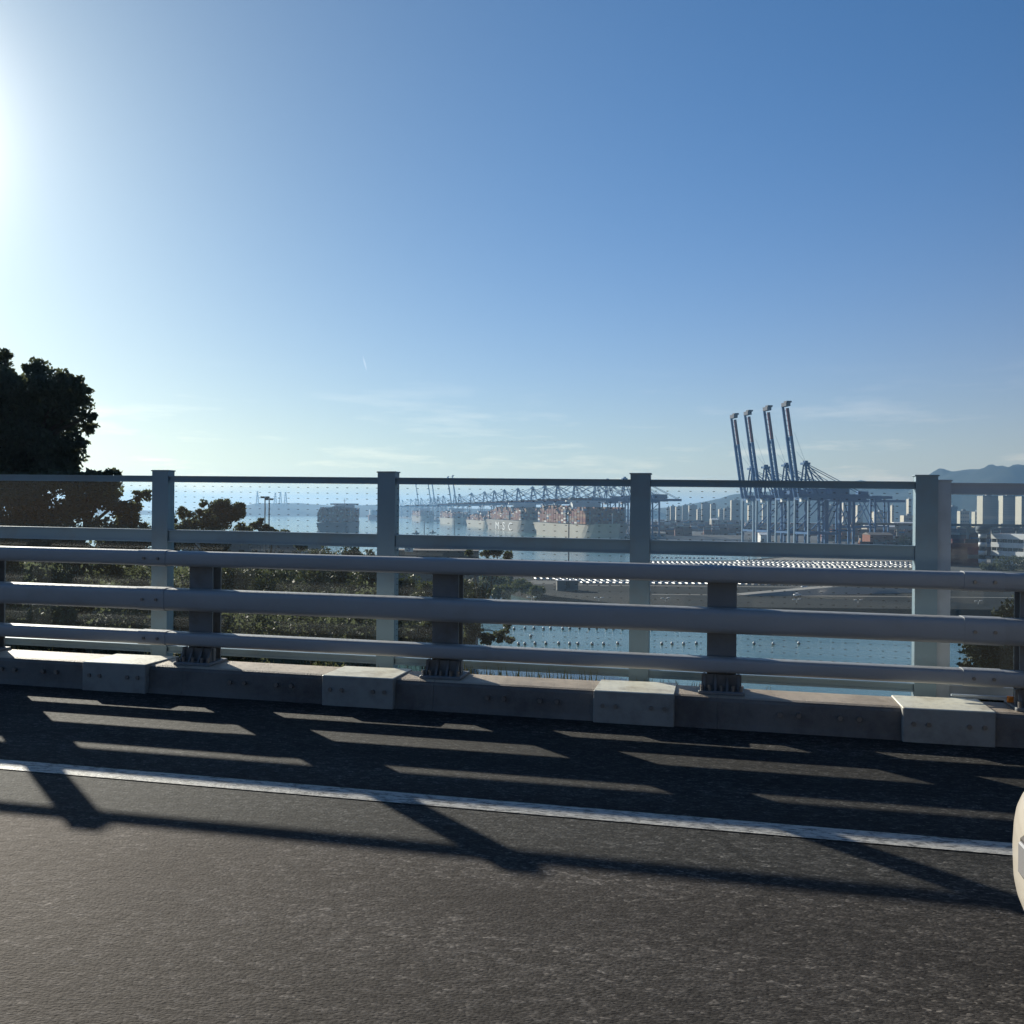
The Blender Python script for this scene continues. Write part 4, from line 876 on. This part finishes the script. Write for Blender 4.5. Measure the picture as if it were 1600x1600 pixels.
# street lamps with white heads along the shore road
lampm = None
for i, u in enumerate([832, 937, 1041, 1142, 1246, 1342, 1436, 1530]):
    Y = 372; X = X_at(u, Y); H = EYE - ZY - (934 - hor(u)) / F * Y
    t = thing('street_lamp', (X, Y, ZY), R(25), 'white twin-headed street lamp on the shore road, %s from the left' % ordinal(i), 'street lamp', 'street lamps on the shore road')
    if lampm is None:
        a = MB().tube((0, 0, 0), (0, 0, H), .11, .08, 8).build('pole', M['white'], t); m = MB(); m.beam((-1.5, 0, H + .1), (1.5, 0, H + .1), .12); b = m.build('arm', M['white'], t)
        m = MB(); m.bbox(-2.1, -.7, -.3, .3, H + .15, H + .45, .08); m2 = MB(); m2.bbox(.7, 2.1, -.3, .3, H + .15, H + .45, .08); c = m.build('lamp_head', M['white'], t); d = m2.build('lamp_head', M['white'], t); lampm = [q.data for q in (a, b, c, d)]
    else:
        for nme, me in zip(('pole', 'arm', 'lamp_head', 'lamp_head'), lampm): link(nme, me, t)

# ------------------------------------------------------------------ buildings
def block(name, label, cat, u0, u1, vt, Y, dep, wall, zb=ZQ, floors=0, group=None, rot=0.0, extra=None):
    x0, x1 = X_at(u0, Y), X_at(u1, Y); H = Z_at((u0 + u1) / 2, vt, Y) - zb; W_ = x1 - x0
    t = thing(name, ((x0 + x1) / 2, Y, zb), rot, label, cat, group)
    MB().box(-W_ / 2, W_ / 2, 0, dep, 0, H).build('wall', wall, t)
    MB().box(-W_ / 2 - .3, W_ / 2 + .3, -.3, dep + .3, H, H + .8).box(-W_ * .15, W_ * .2, dep * .3, dep * .6, H + .8, H + 4).build('roof', M['roofgrey'], t)
    if floors:
        m = MB(); fh = H / floors
        for k in range(floors):
            z0 = k * fh + fh * .35
            n = max(2, int(W_ / 3.4))
            for j in range(n): a = -W_ / 2 + (j + .18) * W_ / n; m.box(a, a + W_ / n * .64, -.05, .02, z0, z0 + fh * .42)
        MB().box(-W_ / 2 - .4, -W_ / 2 - .02, .1, dep, 0, H + .4).build('gable_wall', M['gable'], t)  # left end wall, with sunlight painted in as a paler cream
        o = m.build('window', M['winblue'], t); o['kind'] = 'stuff'
    return t
apt = [(1042, 1047, 793, 2600, 0), (1048, 1055, 791, 2500, 1), (1056.5, 1065, 792, 2550, 1), (1066.5, 1075, 790, 2500, 1), (1077, 1089, 790, 2450, 1), (1090, 1096, 796, 2400, 0), (1097, 1109, 786, 2500, 1), (1111, 1119, 788, 2600, 1), (1124, 1130, 796, 2350, 0), (1132, 1141, 794, 2350, 0), (1143, 1156, 782, 2400, 1), (1170, 1176, 790, 2400, 0), (1192, 1200, 788, 2500, 1), (1222, 1230, 792, 2400, 0),
       (1295, 1305, 790, 2500, 1), (1318, 1328, 786, 2500, 1), (1340, 1348, 790, 2400, 1), (1368, 1391, 800, 1900, 0), (1394, 1397, 790, 2000, 0), (1413, 1431, 806, 1800, 0), (1420, 1424, 780, 2200, 0), (1501, 1514, 799, 1900, 0), (1524, 1534, 800, 1950, 0), (1536, 1559, 775, 1900, 1), (1568, 1590, 775, 1850, 1), (1597, 1622, 776, 1800, 1), (1486, 1496, 792, 2300, 1)]
for i, (u0, u1, vt, Y, tone) in enumerate(apt):
    seen = i; side = 'left of the near cranes' if u0 < 1145 else ('behind the near cranes' if u0 < 1350 else ('left of the double fence post' if u0 < 1440 else 'right of the double fence post'))
    grp = [a for a in apt if (a[0] < 1145) == (u0 < 1145) and (a[0] < 1350) == (u0 < 1350) and (a[0] < 1440) == (u0 < 1440)]
    k = sorted(a[0] for a in grp).index(u0); tall = 'tall' if (812 - vt) > 20 else 'low'
    block('apartment_tower', '%s %s apartment block from the left among those %s' % (ordinal(k), tall + (' grey' if tone else ' cream'), side), 'apartment block', u0, u1, vt, Y, 13 + (u1 - u0) * .6, M['apart2'] if tone else M['apart'], floors=int((812 - vt) / F * Y / 2.9), group='apartment blocks beyond the port', rot=R(-9 + (i % 3) * 3))
# white office building with ribbon windows and round stair tower
Y = 640; x0 = X_at(1549, Y); zb = ZY; t = thing('office_building', (x0, Y, zb), math.atan2(-.95, .3), 'white office building with dark ribbon windows at the right edge', 'building')
ftop = Z_at(1570, 834, Y) - zb; fh = ftop / 4
MB().box(0, 75, .6, 22, 0, ftop - .2).build('wall', M['dark'], t)
for k in range(4): MB().bbox(-.3, 75, 0, 22.4, k * fh + fh * .40, (k + 1) * fh, .1).build('spandrel', M['white'], t)
m = MB()
for k in range(18): m.box(k * 4.4, k * 4.4 + .25, .35, .62, 0, ftop - .4)
o = m.build('mullion', M['white'], t); o['kind'] = 'stuff'
m = MB(); m.tube((-2, -5.2, 0), (-2, -5.2, ftop - .5), 2.2, n=16); m.build('stair_tower', M['dark'], t, True)
for k in range(4): MB().tube((-2, -5.2, k * fh + fh * .45), (-2, -5.2, (k + 1) * fh - .3), 2.6, n=16).build('tower_band', M['white'], t, True)
MB().tube((-2, -5.2, ftop + .1), (-2, -5.2, ftop + 1.6), 3.4, 4.4, n=18).tube((-2, -5.2, ftop + 1.6), (-2, -5.2, ftop + 5.0), 4.4, 4.4, n=18).build('rooftop_drum', M['apart2'], t, True)
MB().tube((8.5, -.8, 0), (8.5, -.8, ftop + 2.5), .12, n=6).build('flagpole', M['white'], t)
# container stacks beside it: each container is its own thing
cm_ = []
for mm in CONT:
    m = MB(); m.box(-6.05, 6.05, -1.2, 1.2, 0, 2.55)
    for k in range(18): m.box(-5.8 + k * .66, -5.5 + k * .66, -1.24, -1.2, .15, 2.4)
    o = m.build('shipping_container', mm); cm_.append(o.data); bpy.data.objects.remove(o)
for su, (u, cols, lab) in enumerate([(1497, (1, 1, 0, 1, 7, 1), 'rust-red'), (1522, (3, 3, 6, 3, 3, 0), 'dark maroon'), (1474, (2, 0, 1, 0, 2), 'brown')]):
    for k, c in enumerate(cols):
        Y = 650 + su; lvl = ['bottom', 'second', 'third', 'fourth', 'fifth', 'top'][k if k < len(cols) - 1 else 5]
        tag(link('shipping_container', cm_[c], None, (X_at(u, Y), Y, ZY + .05 + k * 2.6), R(-3 + su)), '%s container of the %s stack left of the white office building' % (lvl, lab), 'container', 'containers stacked beside the white office')
# container yard blocks seen as a reddish band
def cblock(u0, u1, Y, tiers, lab):
    x0, x1 = X_at(u0, Y), X_at(u1, Y); t = thing('container_yard_block', (x0, Y, ZQ), R(-2), lab, 'containers', 'container blocks in the yard'); m = MB(); x = 0
    while x < x1 - x0:
        for r_ in range(3):
            for k in range(max(1, tiers - random.choice((0, 0, 1, 2)))): m.box(x, x + 12.1, r_ * 2.6, r_ * 2.6 + 2.44, k * 2.6, k * 2.6 + 2.55, random.choices(range(8), CW)[0])
        x += 12.9
    o = m.build('container_stacks', CONT, t); o['kind'] = 'stuff'
random.seed(5)
cb = [(1018, 1075, 1900, 6), (1030, 1160, 2150, 7), (1080, 1160, 1750, 5), (1100, 1160, 1500, 4), (1015, 1050, 1450, 4), (1055, 1072, 1400, 5), (1165, 1290, 1900, 6), (1180, 1280, 1500, 4), (1285, 1345, 1200, 4), (1345, 1400, 1050, 4), (1300, 1430, 1350, 5), (1290, 1470, 1700, 6), (1345, 1440, 920, 3), (1484, 1600, 1150, 5), (1490, 1650, 950, 4), (1484, 1640, 1500, 6), (1505, 1540, 800, 4)]
cb.sort()
for i, (u0, u1, Y, ti) in enumerate(cb): cblock(u0, u1, Y, ti, '%s container block from the left in the yard behind the quays, %s' % (ordinal(i), ['low', 'tall'][ti > 4]))
# warehouses with pale roofs
def shed(u0, u1, vt, Y, lab, roof, wall, zb=ZQ, dep=25):
    x0, x1 = X_at(u0, Y), X_at(u1, Y); W_ = x1 - x0; H = Z_at((u0 + u1) / 2, vt, Y) - zb; t = thing('warehouse', (x0, Y, zb), R(-2), lab, 'building')
    MB().box(0, W_, 0, dep, 0, H - 1.2).build('wall', wall, t)
    m = MB(); m.add([(-.5, -.6, H - 1.2), (W_ + .5, -.6, H - 1.2), (W_ + .5, dep / 2, H + 1.2), (-.5, dep / 2, H + 1.2), (-.5, dep + .6, H - 1.2), (W_ + .5, dep + .6, H - 1.2)], [(0, 1, 2, 3), (3, 2, 5, 4), (0, 3, 4), (1, 5, 2), (0, 4, 5, 1)]); m.build('roof', roof, t)
    m = MB(); n = max(2, int(W_ / 9))
    for k in range(n): m.box((k + .3) * W_ / n, (k + .7) * W_ / n, -.06, .02, .2, (H - 1.2) * .6)
    o = m.build('door', M['dark'], t)
    return t
for a in [(1189, 1203, 834, 1040, 'small white gate building at the feet of the near cranes', M['white'], M['white']), (1355, 1405, 822, 1400, 'long low warehouse with white roof left of the double fence post', M['white'], M['apart']), (1400, 1432, 817, 1500, 'second pale-roofed warehouse just left of the double fence post', M['white'], M['apart2']), (1112, 1122, 811, 1950, 'small white-roofed shed among the containers left of the near cranes', M['white'], M['apart']),
          (1360, 1395, 834, 1000, 'reddish-brown low warehouse below the elevated road', M['brown'], CONT[1]), (1020, 1040, 832, 1350, 'low grey shed on the apron right of the third fence post', M['concrete'], M['apart2'])]: shed(*a)
# elevated expressway
t = thing('elevated_road', (0, 0, 0), 0, 'long elevated expressway on piers crossing behind the white office building', 'bridge')
Y0, Y1 = 1180, 1050; xa, xb = X_at(1335, Y0), X_at(1800, Y1); zd = ZQ + 21
m = MB(); m.add([(xa, Y0, zd), (xb, Y1, zd), (xb, Y1 + 12, zd), (xa, Y0 + 12, zd), (xa, Y0, zd + 3), (xb, Y1, zd + 3), (xb, Y1 + 12, zd + 3), (xa, Y0 + 12, zd + 3)], [(3, 2, 1, 0), (4, 5, 6, 7), (0, 1, 5, 4), (1, 2, 6, 5), (2, 3, 7, 6), (3, 0, 4, 7)]); m.build('deck', mat('viaduct_dark', (.16, .15, .14), .9, spec=.08), t)
pmz = None
for k in range(13):
    q = k / 12; x, y = xa + (xb - xa) * q, Y0 + (Y1 - Y0) * q + 5
    if pmz is None: o = MB().tube((0, 0, ZQ), (0, 0, zd), 1.5, n=10).box(-1.4, 1.4, -5, 5, zd - 2.4, zd - .01).build('pier', M['concrete'], t); pmz = o.data
    else: o = link('pier', pmz, t)
    o.location = (x, y, 0)
# buildings on the lower shore at left
def simple_house(name, lab, u0, u1, vt, Y, dep, wall, roof, zb=ZW - 1, par=None, wins=0):
    x0, x1 = X_at(u0, Y), X_at(u1, Y); W_ = x1 - x0; H = Z_at((u0 + u1) / 2, vt, Y) - zb; t = thing(name, (x0, Y, zb), 0, lab, 'building')
    MB().box(0, W_, 0, dep, 0, H).build('wall', wall, t); MB().box(-.2, W_ + .2, -.2, dep + .2, H, H + .35).build('roof', roof, t)
    if wins:
        for k in range(wins): MB().box((k + .3) * W_ / wins, (k + .7) * W_ / wins, -.05, .01, H - 2.6, H - 1.3).build('window', M['dark'], t)
    return t
simple_house('shore_building', 'long grey flat-roofed building behind the bushes left of centre', 285, 471, 848, 175, 22, M['roofgrey'], M['roofgrey'], wins=9)
simple_house('shore_building', 'brown block building beside the small white signboard', 648, 700, 852, 262, 14, M['brown'], M['brown'], wins=4)
simple_house('shore_building', 'low brown annex right of the brown block building', 600, 747, 862, 250, 10, M['brown'], M['brown'], wins=6)
t = thing('signboard', (X_at(639.5, 247), 247, Z_at(640, 866, 247)), 0, 'white signboard with a blue S-shaped mark on the low roof', 'sign')
MB().bbox(-1.1, 1.1, -.1, .1, .6, 2.4, .03).build('board', M['white'], t); MB().tube((-.8, 0, 0), (-.8, 0, .6), .06, n=6).tube((.8, 0, 0), (.8, 0, .6), .06, n=6).build('leg', M['post'], t)
cu = bpy.data.curves.new('lettering', 'FONT'); cu.body = 'S'; cu.size = 2.0; cu.extrude = .02; cu.align_x = 'CENTER'
tmp = bpy.data.objects.new('tmp', cu); COL.objects.link(tmp); bpy.context.view_layer.update(); me = bpy.data.meshes.new_from_object(tmp.evaluated_get(bpy.context.evaluated_depsgraph_get())); bpy.data.objects.remove(tmp)
me.materials.append(M['logo']); o = link('lettering', me, t); o.rotation_euler = (R(90), 0, 0); o.location = (0, -.13, .8)
for u, lab in ((704.5, 'left thin pole on the low annex roof'), (709, 'right thin pole on the low annex roof')):
    t = thing('roof_pole', (X_at(u, 255), 255, Z_at(u, 866, 255)), 0, lab + ' right of the brown block', 'pole'); MB().tube((0, 0, 0), (0, 0, 3.2), .12, n=8).build('shaft', M['post'], t); MB().tube((0, 0, 3.2), (0, 0, 3.6), .22, .05, n=8).build('cap', M['post'], t)
# dark trees in the port
for i, (u0, u1, vt, vb, Y, lab) in enumerate([(1560, 1640, 866, 890, 600, 'dark clump of evergreens in front of the white office building'), (1402, 1432, 836, 860, 880, 'dark rounded trees at the end of the quay, left of the double fence post'), (1535, 1560, 880, 892, 605, 'low dark shrubs at the foot of the round stair tower')]):
    C = []
    for k in range(9):
        u = u0 + (u1 - u0) * (k + .5) / 9; Z0 = Z_at(u, vt + random.uniform(0, 5), Y); hh = (vb - vt) / F * Y * .5
        C.append((X_at(u, Y), Y + random.uniform(-3, 3), Z0 - hh * .6, hh * .75)); C.append((X_at(u, Y), Y - 3, Z0 - hh * 1.4, hh * .8))
    tree('evergreen_clump', lab, 'tree', (X_at((u0 + u1) / 2, Y), Y, ZY - 1), C, 3600, .55, M['leaf'], trunk=.3, sub=5, sp=.42)

# ------------------------------------------------------------------ white car just behind, entering at the right edge
def near_car():
    t = thing('white_car', (0, 0, 0), 0, 'white car whose rounded front bumper enters at the right edge', 'car')
    # local: x forward (nose at 0, tail at -4.5), y left/right, z up
    st = [(-4.5, .62, .45, .80), (-4.35, .80, .32, .95), (-3.9, .88, .26, 1.02), (-3.0, .91, .22, 1.02), (-1.6, .91, .22, .99), (-.9, .89, .22, .92), (-.45, .84, .22, .84), (-.20, .74, .23, .76), (-.07, .60, .26, .68), (-.01, .42, .32, .60)]
    n = 20; V = []
    for x, w_, z0, z1 in st:
        for i in range(n):
            a = 2 * math.pi * i / n; ca, sa = math.cos(a), math.sin(a); p = .55
            V.append((x, w_ * math.copysign(abs(ca) ** p, ca), (z0 + z1) / 2 + (z1 - z0) / 2 * math.copysign(abs(sa) ** p, sa)))
    m = MB(); m.add(V, [(j * n + i, (j + 1) * n + i, (j + 1) * n + (i + 1) % n, j * n + (i + 1) % n) for j in range(len(st) - 1) for i in range(n)] + [tuple(range(n)), tuple(range(len(st) * n - 1, (len(st) - 1) * n - 1, -1))])
    body = m.build('body', carpaintn, t, True); sb = body.modifiers.new('s', 'SUBSURF'); sb.levels = 2; sb.render_levels = 2
    m = MB(); m.add([(-3.9, -.76, .98), (-3.9, .76, .98), (-3.3, .6, 1.40), (-3.3, -.6, 1.40), (-1.05, -.78, .92), (-1.05, .78, .92), (-1.85, .6, 1.42), (-1.85, -.6, 1.42)], [(0, 1, 2, 3), (4, 7, 6, 5), (1, 5, 6, 2), (0, 3, 7, 4)]); m.build('window_glass', M['dark'], t)
    MB().bbox(-3.4, -1.8, -.62, .62, 1.395, 1.45, .03).build('roof', carpaintn, t)
    for x in (-3.7, -.95):
        for y in (-.80, .80):
            wv = MB().tube((x, y - .1, .32), (x, y + .1, .32), .32, n=24).build('wheel', M['black'], t, True); MB().tube((x, y - .11, .32), (x, y + .11, .32), .2, n=20).build('rim', carpaint2, wv)
    for y in (-.55, .55): MB().bbox(-.42, -.20, y - .14, y + .14, .60, .68, .03).build('headlight', M['dark'], t)
    for y in (-.40, .40): MB().bbox(-.16, -.065, y - .06, y + .06, .40, .46, .02).build('fog_lamp', M['dark'], t)
    MB().bbox(-.10, -.015, -.30, .30, .37, .44, .02).build('grille', M['black'], t); MB().bbox(-.04, .004, -.27, .27, .455, .575, .01).build('plate_frame', M['black'], t); MB().bbox(-.03, .012, -.255, .255, .47, .56, .006).build('number_plate', carpaint2, t)
    lb = MB().bbox(-.60, -.085, -.46, .46, .19, .33, .05).build('lower_bumper', carpaintn, t, True); sb = lb.modifiers.new('s', 'SUBSURF'); sb.levels = 2; sb.render_levels = 2
    MB().bbox(-.5, -.13, -.42, .42, .332, .350, .004).build('bumper_gap', M['black'], t)
    for y in (-1.0, 1.0): MB().bbox(-1.75, -1.55, y - .1, y + .1, .96, 1.1, .04).build('wing_mirror', carpaintn, t)
    return t
carpaintn = mat('car_paint_cream_white', (.50, .48, .42), .25, var=.02)
nc = near_car(); D, s = 2.60, .825
nc.location = (D * math.sin(TH) + s * math.cos(TH), D * math.cos(TH) - s * math.sin(TH), G * s); nc.rotation_euler = (0, 0, math.pi - TH)

# ------------------------------------------------------------------ haze
hz = MB(); hz.box(-15500, 15500, -2000, 15500, ZW - 40, 215)
hm2 = bpy.data.materials.new('haze_air'); hm2.use_nodes = True; nt = hm2.node_tree; nt.nodes.clear()
pv = nt.nodes.new('ShaderNodeVolumePrincipled'); pv.inputs['Color'].default_value = (.33, .62, 1.0, 1); pv.inputs['Density'].default_value = 0.00011; pv.inputs['Anisotropy'].default_value = .3
mo = nt.nodes.new('ShaderNodeOutputMaterial'); nt.links.new(pv.outputs[0], mo.inputs['Volume'])
tag(hz.build('haze', hm2), 'pale sea haze over the whole harbour', 'haze', kind='stuff')
